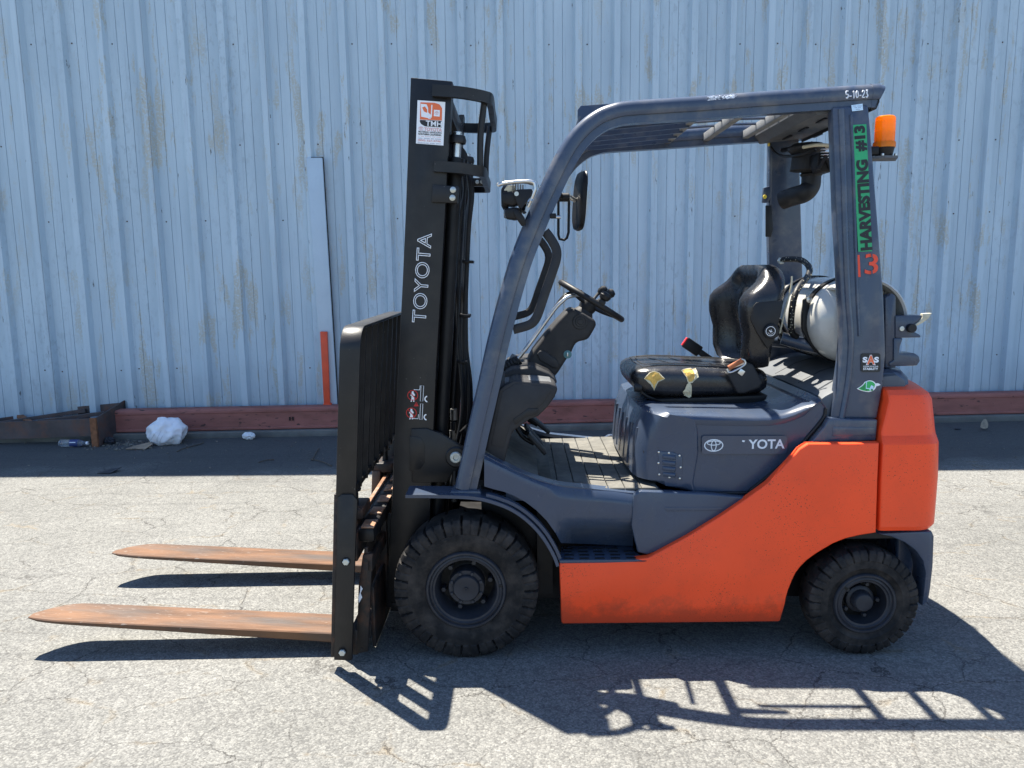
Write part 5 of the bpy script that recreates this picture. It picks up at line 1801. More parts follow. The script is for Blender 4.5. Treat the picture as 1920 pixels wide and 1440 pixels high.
# ---- air intake elbow and rear work lamp below the roof
HI = -0.12
ib = empty('air_intake', P(1522, 345, HI), 0, truck)
I0 = ib.location
def ir(px, py, hw=HI):
    return P(px, py, hw) - I0
tube('elbow', [ir(1466, 376, HI - 0.10), ir(1488, 368, HI - 0.06), ir(1508, 362), ir(1519, 350), ir(1521, 336), ir(1521, 326)], [0.040] * 5 * 5 + [0.038], 'hose', ib, 18, 5)
lathe('collar', [(0, 0.040), (0.008, 0.047), (0.016, 0.040), (0.024, 0.047), (0.032, 0.040)], 'hose', ib, 24, ir(1521, 331), 'z')
lathe('dust_bowl', [(0, 0.058), (0.004, 0.068), (0.014, 0.066), (0.070, 0.060), (0.085, 0.078), (0.096, 0.080), (0.112, 0.060), (0.118, 0.0001)], 'plastic', ib, 28, ir(1512, 321), 'z')
o = tube('bracket_strap', [ir(1467, 282, HI - 0.16), ir(1498, 276), ir(1503, 284), ir(1521, 326)], 0.010, 'black_plain', ib, 6, 1)
rl = empty('rear_work_lamp', P(1550, 300, 0.0), 0, truck)
R0 = rl.location
o = prism('x', [(1534, 286), (1562, 284), (1566, 300), (1562, 322), (1540, 322), (1532, 306)], 0.04, 0.09, 'black_plain', truck, 0.006, 2)
o.name = 'lamp_housing'
for v in o.data.vertices:
    v.co -= R0
o.parent = rl
for i in range(4):
    box('cooling_fin', P(1546, 280 + i * 5.2, 0.045) - R0, (0.030, 0.012, 0.004), 'steel', rl, 0.001)
o = prism('x', [(1530, 318), (1546, 290), (1551, 290), (1562, 318), (1556, 318), (1549, 300), (1538, 318)], 0.052, 0.008, 'black_plain', truck, 0.002, 1)
o.name = 'lamp_yoke'
for v in o.data.vertices:
    v.co -= R0
o.parent = rl
tube('lamp_visor', [P(x, y, h) - R0 for x, y, h in ((1506, 276, 0.03), (1530, 272, 0.05), (1556, 273, 0.05), (1564, 279, 0.03), (1564, 278, -0.05), (1530, 272, -0.07), (1506, 276, -0.04))], 0.007, 'latch', rl, 8, 5)
tube('lamp_cable', [P(1445, 275, -0.30) - R0, P(1455, 287, -0.28) - R0, P(1470, 293, -0.2) - R0, P(1500, 290, -0.05) - R0, P(1530, 280, 0.0) - R0], 0.006, 'hose', rl, 6, 5)
lathe('pillar_cap', [(0, 0.008), (0.006, 0.008), (0.006, 0.0001)], 'yellow', truck, 10, P(1440, 271, -0.33), 'x')
# belt anchor on the far pillar
o = prism('pillar_bracket', [(1432, 352), (1446, 348), (1449, 362), (1441, 380), (1430, 380)], -0.34, 0.02, 'grey_rail', truck, 0.004)
lathe('bracket_button', [(0, 0.009), (-0.004, 0.008), (-0.005, 0.0001)], 'yellow', truck, 14, P(1434, 369, -0.335))
prism('pillar_strip', [(1436, 385), (1447, 385), (1450, 430), (1446, 444), (1436, 444)], -0.335, 0.01, 'hose', truck, 0.003)

# ---- seat -----------------------------------------------------------
def superloop(c, ax, ay, ru, rv, e, n=32):
    out = []
    for k in range(n):
        th = 2 * math.pi * k / n
        cc, ss = math.cos(th), math.sin(th)
        out.append(c + ax * ru * abs(cc) ** e * (1 if cc > 0 else -1) + ay * rv * abs(ss) ** e * (1 if ss > 0 else -1))
    return out
HS = 0.235
def szx(px, py):
    p = P(px, py, HS)
    return p.x, p.z
st_ = [(1186, 702, 716, 0.15), (1190, 696, 727, 0.19), (1200, 690, 738, 0.215), (1220, 686, 748, 0.228), (1250, 684, 752, 0.235), (1290, 685, 752, 0.237), (1330, 687, 751, 0.237), (1370, 689, 750, 0.237), (1405, 690, 748, 0.235), (1430, 692, 744, 0.228), (1442, 698, 737, 0.21), (1447, 707, 727, 0.18)]
loops = []
for px, yt, yb, hw in st_:
    x, zt = szx(px, yt)
    _, zb = szx(px, yb)
    base = superloop(Vector((x, 0, (zt + zb) / 2)), Vector((0, 1, 0)), Z1, hw, (zt - zb) / 2, 0.52, 40)
    lp = []
    for p in base:
        if p.z > (zt + zb) / 2:
            # dished middle with raised side rolls
            a = abs(p.y) / 0.237
            p.z -= 0.010 * max(0, 1 - (a / 0.62) ** 4) * (1 if 1200 < px < 1420 else 0.3)
        lp.append(p)
    loops.append(lp)
bm = bmesh.new()
add_loft(bm, loops)
from_bm('seat_cushion', bm, 'vinyl', truck, 60)
seat_o = bpy.data.objects['seat_cushion']
# piping seam round the top panel
bpyd = bpy.context.evaluated_depsgraph_get()
sbvh = BVHTree.FromPolygons([v.co.copy() for v in seat_o.data.vertices], [tuple(p.vertices) for p in seat_o.data.polygons])
def drop(x, y):
    h = sbvh.ray_cast(Vector((x, y, 3)), Vector((0, 0, -1)))
    return h[0]
for ins in (0.055, 0.095):
    lp = []
    xa_, xb_ = szx(1196, 690)[0] + ins * 0.5, szx(1400, 690)[0]
    for t in [i / 14 for i in range(15)]:
        h = drop(xb_ + (xa_ - xb_) * t, -(0.236 - ins))
        if h: lp.append(h)
    for t in [i / 8 for i in range(1, 8)]:
        h = drop(xa_ - 0.01 * math.sin(t * math.pi), -(0.236 - ins) + 2 * (0.236 - ins) * t)
        if h: lp.append(h)
    for t in [i / 14 for i in range(15)]:
        h = drop(xa_ + (xb_ - xa_) * t, (0.236 - ins))
        if h: lp.append(h)
    tube('seat_seam', lp, 0.003, 'hose', seat_o, 6, 2)
for px in (1255, 1300, 1345):
    lp = [drop(szx(px, 690)[0] + 0.03 * math.cos(t * math.pi), -0.13 + 0.26 * t) for t in [i / 8 for i in range(9)]]
    tube('seat_seam', [h for h in lp if h], 0.0022, 'hose', seat_o, 6, 2)
# tears: foam showing through the split near edge
def drape(name, pts, mat, lift, dirv=Vector((0, 1, -0.22))):
    c = Vector((sum(P(x, y, HS).x for x, y in pts) / len(pts), 0, sum(P(x, y, HS).z for x, y in pts) / len(pts)))
    inner = [P(x, y, HS) for x, y in pts]
    cc = sum(inner, Vector()) / len(inner)
    bm = bmesh.new()
    def hit(p):
        h = sbvh.ray_cast(p - dirv.normalized() * 0.5, dirv.normalized())
        return h[0] - dirv.normalized() * lift if h[0] is not None else None
    ringsv = []
    for f in (1.0, 0.66, 0.33):
        rg = []
        for p in inner:
            h = hit(cc + (p - cc) * f)
            if h is None:
                h = cc + (p - cc) * f
            rg.append(bm.verts.new(h + Vector((0, random.uniform(-0.002, 0.002), random.uniform(-0.002, 0.002)))))
        ringsv.append(rg)
    ctr = bm.verts.new(hit(cc) or cc)
    n = len(inner)
    for a, b in zip(ringsv, ringsv[1:]):
        for k in range(n):
            q = (k + 1) % n
            bm.faces.new((a[k], a[q], b[q], b[k]))
    for k in range(n):
        bm.faces.new((ringsv[-1][k], ringsv[-1][(k + 1) % n], ctr))
    if mat == 'foam':
        rim = [hit(p) or p for p in inner]
        bm2 = bmesh.new()
        add_tube(bm2, [p + Vector((0, -0.001, 0)) for p in rim], [random.uniform(0.0012, 0.0034) for _ in rim], 6, False, True)
        from_bm('torn_rim', bm2, 'foam_pale', seat_o, 30)
    return from_bm(name, bm, mat, seat_o, 20)
drape('exposed_foam', [(1209, 710), (1214, 704), (1220, 698), (1228, 695.5), (1236, 699), (1241, 706), (1246, 710), (1240, 713), (1234, 715), (1230, 722), (1227, 731), (1224, 722), (1218, 714)], 'foam', 0.003)
drape('torn_edge', [(1209, 710), (1218, 714), (1224, 722), (1227, 731), (1228, 733), (1225, 728), (1220, 718), (1213, 713)], 'foam_pale', 0.006)
drape('exposed_foam', [(1279, 694), (1286, 691.5), (1297, 690), (1300, 692), (1306, 690), (1307, 698), (1309, 707), (1302, 712), (1297, 717), (1290, 717), (1287, 707)], 'foam', 0.003)
drape('torn_flap', [(1287, 720), (1293, 717), (1296, 724), (1297, 735), (1296, 744), (1292, 745), (1284, 741), (1280, 736), (1284, 730)], 'foam_pale', 0.006)
drape('torn_edge', [(1300, 692), (1307, 694), (1309, 707), (1302, 712), (1297, 717), (1303, 708)], 'foam_pale', 0.006)
# seat base plate and rails
o = prism('seat_pan', [(1228, 749), (1440, 741), (1436, 750), (1410, 756), (1250, 757)], 0.23, 0.46, 'hose', truck, 0.004)
for s in (-1, 1):
    o = prism('seat_rail', [(1225, 757), (1428, 757), (1428, 765), (1285, 766), (1222, 762)], 0.20 if s < 0 else -0.16, 0.04, 'black_plain', truck, 0.003)
lathe('seat_knob', [(-0.014, 0.0001), (-0.014, 0.018), (0.014, 0.020), (0.014, 0.0001)], 'hose', truck, 18, P(1196, 726, 0.20), 'x')
tube('seat_lever', [P(1196, 726, 0.20), P(1212, 742, 0.20), P(1240, 752, 0.20)], 0.006, 'hose', truck, 8, 3)
# backrest with side bolsters
SB = [(695, 1402, 1454, 0.17, 0.8), (690, 1397, 1456, 0.215, 0.9), (668, 1391, 1457, 0.242, 1), (645, 1391, 1459, 0.250, 1), (628, 1392, 1463, 0.254, 1), (612, 1388, 1467, 0.260, 1), (596, 1384, 1470, 0.264, 1), (578, 1383, 1475, 0.266, 1), (562, 1385, 1479, 0.264, 1), (550, 1394, 1482, 0.258, 0.9),
      (540, 1408, 1484, 0.248, 0.75), (530, 1421, 1485, 0.236, 0.5), (520, 1429, 1485, 0.222, 0.3), (510, 1434, 1484, 0.200, 0.15), (502, 1438, 1480, 0.172, 0.05), (496, 1443, 1474, 0.13, 0)]
loops = []
for py, xf, xbk, hw, bol in SB:
    hw *= 1.13
    a, b = P(xf, py, 0.27), P(xbk, py, 0.27)
    cx = (a.x + b.x) / 2
    dx = (b.x - a.x) / 2
    lp = []
    n = 72
    for k in range(n):
        th = 2 * math.pi * k / n
        cc, ss = math.cos(th), math.sin(th)
        x = cx + dx * abs(cc) ** 0.5 * (1 if cc > 0 else -1)
        y = hw * abs(ss) ** 0.55 * (1 if ss > 0 else -1)
        if cc < 0:
            u = abs(y) / hw
            dish = max(0.0, min(1.0, (0.80 - u) / 0.36))
            dish = dish * dish * (3 - 2 * dish)
            x += 0.115 * bol * dish * (1 if abs(cc) > 0.02 else 0) * min(1, abs(cc) * 2)
        lp.append(Vector((x, y, a.z)))
    loops.append(lp)
bm = bmesh.new()
add_loft(bm, loops)
sbk = from_bm('seat_back', bm, 'vinyl', truck, 60)
prism('seat_side_panel', [(1412, 575), (1418, 567), (1470, 563), (1462, 600), (1452, 640), (1440, 655), (1420, 625), (1408, 600)], 0.302, 0.014, 'hose', truck, 0.004, 2)
tube('seat_piping', [P(x, y, 0.232) for x, y in ((1485, 518), (1484, 535), (1478, 560), (1470, 590), (1462, 625))], 0.0035, 'latch', truck, 6, 3)
tube('seat_piping', [P(x, y, h) for x, y, h in ((1443, 522, 0.20), (1462, 530, 0.215), (1468, 545, 0.235), (1466, 560, 0.242))], 0.0025, 'hose', truck, 6, 3)
lathe('recliner_knob', [(0, 0.030), (-0.014, 0.029), (-0.018, 0.024), (-0.018, 0.0001)], 'hose', truck, 28, P(1445, 621, 0.302))
c = P(1445, 621, 0.321)
bm = bmesh.new()
ring_strip(bm, c, X0, Z1, YN, 0.0185, 0.0185, 0.0018, 0.0003, 32)
ring_strip(bm, c, X0, Z1, YN, 0.012, 0.012, 0.001, 0.0003, 28, rad(200), rad(340))
from_bm('knob_ring', bm, 'd_white', truck)
bm = bmesh.new()
for a, b in (((-0.006, 0.004), (0.0, -0.004)), ((0.0, -0.004), (0.006, 0.0)), ((0.0, -0.004), (0.002, 0.006))):
    add_tube(bm, [c + Vector((a[0], -0.0004, a[1])), c + Vector((b[0], -0.0004, b[1]))], 0.0012, 5)
from_bm('knob_mark', bm, 'd_white', truck)
# belt retractor, webbing roll and buckle
o = prism('belt_retractor', [(1364, 702), (1372, 692), (1402, 680), (1413, 684), (1431, 718), (1424, 728), (1396, 738), (1384, 738), (1377, 725)], 0.275, 0.05, 'plastic', truck, 0.008, 3)
p0, p1 = P(1366, 690, 0.275), P(1391, 676, 0.275)
d = (p1 - p0)
bm = bmesh.new()
add_tube(bm, [p0, p0 + d * 0.5, p1], 0.010, 12)
from_bm('webbing_roll', bm, 'webbing', truck, 50)
tube('belt_latch', [P(1363, 692, 0.28), P(1366, 698, 0.28), P(1376, 696, 0.28), P(1396, 684, 0.28), P(1396, 676, 0.28), P(1390, 673, 0.28)], 0.0045, 'steel', truck, 8, 4)
box('latch_tongue', P(1390, 698, 0.277), (0.022, 0.004, 0.022), 'steel', truck, 0.001, Matrix.Rotation(rad(35), 3, 'Y'))
ba, bb = P(1283, 640, -0.26), P(1324, 668, -0.26)
dv = (bb - ba).normalized()
rotb = Matrix.Rotation(-math.atan2(dv.z, dv.x), 3, 'Y')
box('belt_buckle', ba + dv * 0.045, (0.085, 0.022, 0.052), 'hose', truck, 0.006, rotb)
box('buckle_button', ba + dv * 0.002, (0.008, 0.020, 0.042), 'red', truck, 0.002, rotb)
box('buckle_stem', ba + dv * 0.12, (0.09, 0.016, 0.028), 'hose', truck, 0.004, rotb)

# ---- propane tank across the truck
tc = P(1606, 603, 0.26)
TR = 0.168
tank = empty('propane_tank', (tc.x, 0, tc.z), 0, truck)
ty0, ty1 = -0.30, 0.34
prof = [(ty0, 0.0001), (ty0 + 0.002, 0.05), (ty0 + 0.012, 0.10), (ty0 + 0.032, 0.138), (ty0 + 0.060, 0.160), (ty0 + 0.095, TR), (ty1 - 0.095, TR), (ty1 - 0.060, 0.160), (ty1 - 0.032, 0.138), (ty1 - 0.012, 0.10), (ty1 - 0.002, 0.05), (ty1, 0.0001)]
lathe('tank_body', prof, 'tank', tank, 64, (0, 0, 0), 'y', None, 60)
# collar ring at the near end
bm = bmesh.new()
prc = [(-0.315, 0.158), (-0.322, 0.165), (-0.315, 0.172), (-0.28, 0.174), (-0.22, 0.168), (-0.22, 0.160), (-0.28, 0.163)]
segs = 44
rings = []
for k in range(segs + 1):
    th = rad(-20 + 150 * k / segs)
    rings.append([bm.verts.new((r * math.cos(th), a, r * math.sin(th))) for a, r in prc])
for a, b in zip(rings, rings[1:]):
    for j in range(len(prc)):
        q = (j + 1) % len(prc)
        bm.faces.new((a[j], a[q], b[q], b[j]))
bm.faces.new(rings[0][::-1])
bm.faces.new(rings[-1])
from_bm('tank_collar', bm, 'tank', tank, 40)
lathe('tank_valve', [(0, 0.022), (-0.03, 0.022), (-0.03, 0.014), (-0.05, 0.014), (-0.05, 0.0001)], 'zinc', tank, 16, (0.02, -0.30, 0.03), 'y')
# strap bands
for y in (-0.165, 0.17):
    bm = bmesh.new()
    add_lathe(bm, [(y - 0.018, TR + 0.001), (y - 0.018, TR + 0.007), (y + 0.018, TR + 0.007), (y + 0.018, TR + 0.001)], 64)
    for f in [f for f in bm.faces if len(f.verts) > 4]:
        bm.faces.remove(f)
    from_bm('strap', bm, 'black_plain', tank, 40)
lathe('strap_bolt', [(0, 0.012), (-0.006, 0.012), (-0.008, 0.0001)], 'steel', tank, 16, P(1517, 562, 0.20) - Vector((tc.x, 0, tc.z)))
o = prism('strap_arm', [(1506, 562), (1516, 556), (1520, 560), (1514, 620), (1536, 660), (1528, 661), (1504, 618)], 0.195, 0.012, 'black_plain', truck, 0.003)
# cradle
tube('cradle_tube', [P(1466, 634, 0.12), P(1530, 652, 0.16), P(1600, 672, 0.20), P(1670, 680, 0.22)], 0.026, 'grey', truck, 14, 3)
tube('cradle_tube', [P(1440, 640, -0.30), P(1520, 648, -0.28), P(1600, 660, -0.25)], 0.024, 'grey', truck, 14, 3)
o = prism('cradle_rear_plate', [(1660, 558), (1674, 550), (1680, 556), (1680, 690), (1660, 690)], 0.345, 0.06, 'grey', truck, 0.004)
o = prism('cradle_backing', [(1640, 558), (1672, 558), (1670, 676), (1640, 678)], 0.335, 0.02, 'grey', truck, 0.004)
o = prism('cradle_clamp', [(1679, 592), (1728, 591), (1732, 593), (1720, 606), (1712, 610), (1714, 622), (1726, 628), (1727, 633), (1679, 634)], 0.35, 0.06, 'grey', truck, 0.004)
o = prism('cradle_foot', [(1676, 634), (1694, 634), (1688, 650), (1687, 663), (1715, 662), (1724, 668), (1726, 677), (1720, 686), (1668, 687), (1667, 680), (1676, 676)], 0.352, 0.07, 'grey', truck, 0.005)
o = prism('latch_lever', [(1714, 610), (1724, 603), (1730, 595), (1730, 588), (1748, 587), (1742, 596), (1733, 604), (1716, 613)], 0.355, 0.02, 'latch', truck, 0.003)
lathe('clamp_roller', [(0, 0.0165), (-0.016, 0.0165), (-0.018, 0.014), (-0.018, 0.0001)], 'hose', truck, 22, P(1707, 615, 0.352))
lathe('clamp_pin', [(0, 0.009), (-0.006, 0.009), (-0.007, 0.0001)], 'zinc', truck, 14, P(1690, 616, 0.352))
# braided fuel hose over the seat back
tube('fuel_hose', [P(x, y, h) for x, y, h in ((1462, 488, -0.20), (1478, 486, -0.18), (1500, 487, -0.12), (1514, 496, -0.06), (1518, 508, 0.0), (1512, 522, 0.06), (1500, 535, 0.12), (1490, 555, 0.16), (1484, 590, 0.17), (1484, 620, 0.16), (1494, 632, 0.15))], 0.0125, 'hose', truck, 10, 5)
hp = catmull([P(x, y, h) for x, y, h in ((1462, 488, -0.20), (1478, 486, -0.18), (1500, 487, -0.12), (1514, 496, -0.06), (1518, 508, 0.0), (1512, 522, 0.06), (1500, 535, 0.12), (1490, 555, 0.16), (1484, 590, 0.17), (1484, 620, 0.16))], 6)
bm = bmesh.new()
rr = random.Random(5)
for i, p in enumerate(hp):
    for k in range(3):
        a = rr.uniform(0, 6.28)
        q = p + Vector((math.cos(a) * 0.0125, -abs(math.sin(a)) * 0.0125, 0.6 * math.sin(a) * 0.0125))
        bmesh.ops.create_icosphere(bm, subdivisions=1, radius=0.0022, matrix=Matrix.Translation(q))
from_bm('hose_flecks', bm, 'latch', truck)
hexbolt('hose_nut', P(1464, 489, -0.20), 0.016, 0.012, 'zinc', truck)
tube('valve_hose', [P(1462, 600, 0.05), P(1475, 625, 0.10), P(1490, 640, 0.14), P(1508, 648, 0.16)], 0.008, 'hose', truck, 8, 4)
def rrect(x0, y0, x1, y1, r, n=4):
    out = []
    for cx, cy, a0 in ((x1 - r, y0 + r, -90), (x1 - r, y1 - r, 0), (x0 + r, y1 - r, 90), (x0 + r, y0 + r, 180)):
        for i in range(n + 1):
            th = rad(a0 + 90 * i / n)
            out.append((cx + r * math.cos(th), cy + r * math.sin(th)))
    return out
# ---- lettering, stickers -------------------------------------------
mu = (P(797, 440, HM) - P(786, 602, HM)).normalized()
mv = Vector((-mu.z, 0, mu.x))
ctr = (P(806, 470, HM) + P(783, 600, HM)) / 2
a, b = P(795, 437, HM), P(787, 606, HM)
text_obj('mast_lettering', 'TOYOTA', 'd_white', (P(791, 521.5, HM)) + YN * 0.001, mu, mv, 0.054, truck, 0.0, 0.020, 1.05, (a - b).length, lift=-0.0005)
# TMH sticker
def quad(pts, hw):
    return [P(x, y, hw) for x, y in pts]
stk = empty('dealer_sticker', P(807, 230, HM), 0, truck)
S0 = stk.location
def sq(pts, dl=0.0):
    return [P(x, y, HM) - S0 for x, y in pts]
flat('sticker_sheet', sq([(783, 188), (835, 191.5), (831.5, 273), (780, 269)]), YN, 'd_white', stk, 0.0008)
flat('sticker_orange', sq([(788.5, 192), (815, 193), (824, 196), (829, 203), (828.5, 226), (787.5, 224)]), YN, 'd_orange', stk, 0.0018)
flat('sticker_black', sq([(787.5, 225), (828.5, 227), (828, 239), (797, 237), (790, 233), (787.5, 229)]), YN, 'd_black', stk, 0.0018)
flat('sticker_truck', sq([(789, 195), (800, 196), (803, 203), (803, 211), (808, 216), (809, 197), (811, 197), (810, 219), (804, 222), (790, 219)]), YN, 'd_white', stk, 0.0028)
flat('sticker_truck_seat', sq([(792, 202), (797, 200), (801, 206), (801, 212), (795, 209)]), YN, 'd_orange', stk, 0.0038)
flat('sticker_load', sq([(814, 206), (825, 207), (824.5, 219), (813.5, 218)]), YN, 'd_white', stk, 0.0028)
bm = bmesh.new()
ring_strip(bm, P(805.5, 219, HM) - S0, X0, Z1, YN, 0.008, 0.008, 0.003, 0.0038, 18)
from_bm('sticker_wheel', bm, 'd_white', stk)
def emblem(name, c, ru, rv, wid, mat, parent, lift=0.0015):
    bm = bmesh.new()
    ring_strip(bm, c, X0, Z1, YN, ru, rv, wid, lift, 40)
    ring_strip(bm, c + Z1 * rv * 0.38, X0, Z1, YN, ru * 0.72, rv * 0.40, wid * 0.85, lift + 0.0003, 36)
    ring_strip(bm, c - Z1 * rv * 0.04, X0, Z1, YN, ru * 0.30, rv * 0.86, wid * 0.85, lift + 0.0006, 36)
    return from_bm(name, bm, mat, parent)
emblem('sticker_emblem', P(819, 212.5, HM) - S0, 0.0075, 0.006, 0.001, 'd_pink', stk, 0.0038)
ux = (P(831, 255, HM) - P(782, 252, HM)).normalized()
def stx(s, x, y, h, mat, w=None, bold=0.012):
    text_obj('sticker_print', s, mat, P(x, y, HM) - S0, ux, Z1, h, stk, bold, 0, 1.0, w, lift=0.003)
wpx = (P(831, 255, HM) - P(782, 252, HM)).length / 49.0
stx('TMH', 813.5, 232.2, 0.0185, 'd_white', 30 * wpx, 0.015)
stx('TOYOTA', 812, 243.2, 0.0125, 'd_pink', 33 * wpx, 0.02)
emblem('sticker_emblem', P(789.5, 241, HM) - S0, 0.0085, 0.0065, 0.001, 'd_pink', stk, 0.003)
stx('MATERIAL HANDLING', 806.5, 248.2, 0.0065, 'd_black', 43 * wpx)
stx('NORTHERN CALIFORNIA', 806, 252.5, 0.0065, 'd_black', 43 * wpx, 0.025)
stx('- -- ---- -- ---', 805.5, 256.8, 0.0012, 'd_pink', 42 * wpx)
stx('--- ---- -- ----', 805.5, 260.2, 0.0012, 'd_navy', 42 * wpx)
stx('(800) 527-3746', 805, 264.5, 0.0085, 'd_pink', 43 * wpx, 0.02)
stx('------- --- ---', 804.8, 269, 0.0012, 'd_navy', 43 * wpx)

# warning pictograms on the mast
warn = empty('warning_decal', P(784, 755, HM), 0, truck)
W0 = warn.location
def wv(x, y):
    return P(x, y, HM) - W0 
def wflat(name, pts, mat, lift=0.001):
    return flat(name, [wv(x, y) for x, y in pts], YN, mat, warn, lift)
for (cx, cy, dy) in ((774, 741, 0), (771.5, 774, 0)):
    bm = bmesh.new()
    ring_strip(bm, wv(cx, cy), X0, Z1, YN, 0.0205, 0.0205, 0.0028, 0.0022, 30)
    from_bm('ban_ring', bm, 'd_red', warn)
    wflat('pictogram_person', [(cx - 1.5, cy - 7.5), (cx + 1.5, cy - 7.5), (cx + 1.8, cy - 4.5), (cx + 4.5, cy - 1), (cx + 3.5, cy + 1.5), (cx + 2, cy + 1), (cx + 3, cy + 7), (cx + 3, cy + 12), (cx + 0.8, cy + 12), (cx - 0.3, cy + 7), (cx - 2, cy + 12), (cx - 4, cy + 12), (cx - 2.2, cy + 5), (cx - 2.5, cy - 0.5), (cx - 3.6, cy + 1.5), (cx - 4.5, cy), (cx - 2.2, cy - 4)], 'd_white', 0.001)
    wflat('ban_slash', [(cx - 7, cy - 6.2), (cx - 6, cy - 7.2), (cx + 7, cy + 6.2), (cx + 6, cy + 7.2)], 'd_red', 0.0034)
wflat('warning_triangle', [(780.5, 753), (785, 761.5), (776, 761.5)], 'd_red', 0.001)
wflat('warning_bar', [(780, 755.5), (781, 755.5), (780.8, 759.5), (780.2, 759.5)], 'd_black', 0.003)
def woutline(pts, r=0.0011):
    bm = bmesh.new()
    add_tube(bm, [wv(x, y) + YN * 0.001 for x, y in pts], r, 5, False, True)
    from_bm('pictogram_mast', bm, 'd_white', warn)
woutline([(789.5, 723), (794.5, 723), (793, 752), (788, 752)])
woutline([(788.5, 757), (793, 757), (791.5, 786.5), (787, 786.5)])
for pts in ([(776, 730.5), (787, 731), (788, 723)], [(772, 784), (784, 785), (785, 777)]):
    tube('pictogram_fork', [wv(x, y) + YN * 0.001 for x, y in pts], 0.0015, 'd_white', warn, 5, 1)
for (x, y) in ((798, 748), (796.5, 782)):
    bm = bmesh.new()
    ring_strip(bm, wv(x + 4, y), X0, Z1, YN, 0.013, 0.013, 0.005, 0.002, 20, rad(100), rad(260))
    from_bm('pictogram_wheel', bm, 'd_white', warn)

# hood badge: emblem and worn name on a clear film
HH = 0.463
flat('badge_film', [P(x, y, HH) for x, y in rrect(1316, 817, 1476, 851, 5)], YN, 'film', truck, 0.0002, 0.0004)
flat('worn_letter_piece', [P(x, y, HH) for x, y in ((1392, 825), (1397, 826), (1395, 829), (1391, 828))], YN, 'd_silver', truck, 0.001)
emblem('hood_emblem', P(1338, 835, HH), (P(1356, 835, HH) - P(1320, 835, HH)).length / 2, (P(1338, 823.5, HH) - P(1338, 847, HH)).length / 2, 0.0040, 'd_silver', truck)
text_obj('hood_lettering', 'YOTA', 'd_silver', P(1437, 832.5, HH), X0, Z1, 0.036, truck, 0.025, 0, 1.0, (P(1471, 832, HH) - P(1403, 832, HH)).length)

# rear pillar: green tape, stencil, stickers
def pf(x, y):
    return P(x, y, rhw(y) + 0.0015)
pu = (pf(1609, 240) - pf(1621, 470)).normalized()
pn = Vector((0, -1, 0))
pn = (pn - pu * pn.dot(pu)).normalized()
pr_ = pu.cross(pn)      # towards the text's "up" side
pv = pn.cross(pu)
tp_ = [pf(1597, 234.5), pf(1624, 233), pf(1635, 471), pf(1609, 472)]
flat('green_tape', tp_, pn, 'd_green', truck, 0.0005)
text_obj('tape_lettering', 'HARVESTING', 'd_black', pf(1620, 385) + pn * 0.0015, pu, pv, 0.043, truck, 0.055, 0, 1.0, (pf(1614, 300) - pf(1622, 470)).length, lift=0.001)
text_obj('tape_lettering', '#13', 'd_black', pf(1613, 260) + pn * 0.0015, pu, pv, 0.043, truck, 0.055, 0, 1.0, (pf(1611, 236) - pf(1615, 284)).length, lift=0.001)
flat('stencil_one', [pf(1603.5, 478.5), pf(1611.5, 478), pf(1613.5, 519), pf(1606, 520)], pn, 'd_stencil', truck, 0.0004)
c3 = pf(1635, 486)
ru_ = (pf(1647, 486) - pf(1621, 486)).length / 2
pz = pu
px_ = -pv
# SAS sticker
flat('stability_sticker', [pf(x, y) for x, y in rrect(1614, 662.5, 1650.5, 697.5, 4)], pn, 'd_black', truck, 0.0006)
sx_ = (pf(1650, 680) - pf(1614, 680)).normalized()
def ptx(name, s, x, y, h, mat, wpx_, bold=0.03, lift=0.002):
    w_ = (pf(x + wpx_ / 2, y) - pf(x - wpx_ / 2, y)).length
    text_obj(name, s, mat, pf(x, y), sx_, pu, h, truck, bold, 0, 1.0, w_, lift=lift)
ptx('stencil_three', '3', 1634, 495, 0.074, 'd_stencil', 25, 0.012, 0.001)
for y0_, y1_ in ((474, 484), (506, 516)):
    flat('stencil_bridge', [pf(1632.6, y0_), pf(1634.8, y0_), pf(1635.2, y1_), pf(1633, y1_)], pn, 'grey_rail', truck, 0.004)
ptx('sticker_letter', 'S', 1621.5, 674.5, 0.021, 'd_white', 9, 0.05)
ptx('sticker_letter', 'S', 1643, 674.5, 0.021, 'd_white', 9, 0.05)
ptx('sticker_letter', 'A', 1632.3, 674.8, 0.037, 'd_white', 18, 0.06, 0.0024)
ptx('sticker_letter', 'A', 1632.3, 674.8, 0.033, 'd_orange', 14.5, 0.035, 0.0034)
ptx('sticker_print', 'SYSTEM OF ACTIVE', 1632, 687, 0.0045, 'd_white', 28, 0.03)
ptx('sticker_print', 'STABILITY', 1632, 691.5, 0.0085, 'd_white', 28, 0.03)
# leaf sticker
def bez(p0, p1, p2, n=8):
    return [((1 - t) ** 2 * p0[0] + 2 * t * (1 - t) * p1[0] + t * t * p2[0], (1 - t) ** 2 * p0[1] + 2 * t * (1 - t) * p1[1] + t * t * p2[1]) for t in [i / n for i in range(n)]]
lf = bez((1606, 728.5), (1616, 724), (1621, 716)) + bez((1621, 716), (1634, 709), (1642, 719)) + bez((1642, 719), (1646, 717), (1651, 721.5)) + bez((1651, 721.5), (1646, 724), (1643, 724)) + bez((1643, 724), (1640, 734), (1628, 735)) + bez((1628, 735), (1615, 734), (1606, 728.5))
flat('leaf_sticker', [pf(x, y) for x, y in lf], pn, 'd_white', truck, 0.0005)
lf2 = bez((1609, 728.3), (1617, 725), (1622, 717.5)) + bez((1622, 717.5), (1633, 711), (1640, 720)) + bez((1640, 720), (1640, 731), (1628, 733.3)) + bez((1628, 733.3), (1616, 733), (1609, 728.3))
flat('leaf_green', [pf(x, y) for x, y in lf2], pn, 'd_leaf', truck, 0.0015)
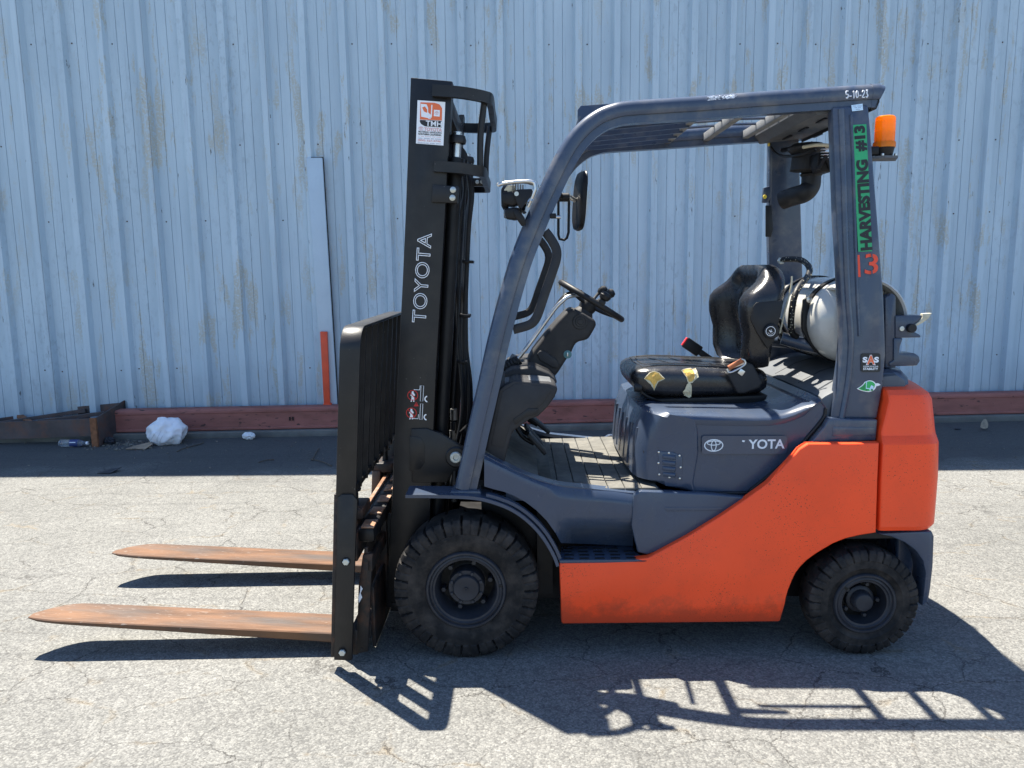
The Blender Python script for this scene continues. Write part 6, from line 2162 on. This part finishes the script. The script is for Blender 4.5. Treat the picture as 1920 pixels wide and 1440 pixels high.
flat('leaf_dark', [pf(x, y) for x, y in bez((1611, 728), (1619, 724), (1622, 719)) + [(1621.5, 727), (1620, 731)]], pn, 'd_leafdark', truck, 0.0025)
flat('leaf_truck', [pf(x, y) for x, y in [(1623.5, 715), (1625, 715), (1624, 727), (1630, 728), (1633, 722), (1637, 724), (1637, 731), (1630, 732), (1629, 729), (1623, 729)]], pn, 'd_blue', truck, 0.0026)
for x, y in ((1624, 731), (1634, 731)):
    bm = bmesh.new()
    ring_strip(bm, pf(x, y), sx_, pu, pn, 0.0042, 0.0042, 0.0040, 0.0036, 14)
    from_bm('leaf_wheel', bm, 'd_leafdark', truck)
# pale sticker and the marker date on the roof rail
flat('inspection_sticker', [pf(1596, 197.5), pf(1617, 194.5), pf(1618, 206.5), pf(1597.5, 209)], pn, 'd_blue', truck, 0.0006)
for i, (s, w_) in enumerate((('--- ----', 17), ('-- --', 11), ('---', 7))):
    ptx('sticker_print', s, 1607.3 + i * 0.3, 199 + i * 3.1, 0.0012, 'd_navy', w_, 0.0)
def roofp(x, y):
    return P(x, y, ghw(190) + 0.0325)
G_ = {'5': [[(0.9, 1.0), (0.2, 0.98), (0.15, 0.6), (0.6, 0.62), (0.8, 0.35), (0.55, 0.03), (0.1, 0.08)]], '-': [[(0.1, 0.5), (0.8, 0.47)]], '1': [[(0.3, 0.8), (0.55, 1.0), (0.5, 0.0)]],
      '0': [[(0.5, 1.0), (0.15, 0.7), (0.2, 0.2), (0.5, 0.0), (0.85, 0.3), (0.8, 0.8), (0.5, 1.0)]], '2': [[(0.1, 0.75), (0.4, 1.0), (0.8, 0.8), (0.6, 0.45), (0.1, 0.05), (0.9, 0.02)]],
      '3': [[(0.1, 0.95), (0.7, 0.98), (0.45, 0.6), (0.85, 0.3), (0.5, 0.0), (0.1, 0.1)]]}
rr = random.Random(4)
bm = bmesh.new()
for k, ch in enumerate('5-10-23'):
    x0_ = 1586 + k * 6.1
    for st in G_[ch]:
        lp = [roofp(x0_ + 5.4 * a + rr.uniform(-0.4, 0.4), 184.5 - k * 0.35 - (13 if ch != '-' else 9) * b + rr.uniform(-0.6, 0.6)) for a, b in st]
        add_tube(bm, catmull(lp, 3), 0.0022, 5)
from_bm('marker_date', bm, 'chalk', truck)
# white paint scrape on the roof rail
bm = bmesh.new()
rr = random.Random(21)
for k in range(70):
    t = rr.random()
    x = 1330 + 50 * t + rr.gauss(0, 1)
    y = 183 + rr.uniform(-3, 4) - (x - 1330) * 0.07
    p = roofp(x, y) + Vector((0, 0.004 + max(0, (183 - y)) * 0.0012, 0))
    add_box(bm, p, (rr.uniform(0.004, 0.018), 0.003, rr.uniform(0.001, 0.003)), Matrix.Rotation(rr.uniform(-0.8, 0.8), 3, 'Y'))
from_bm('paint_scrape', bm, 'chalk', truck)
# caution strip on the hood's front edge
p = P(1193, 740, -0.28)
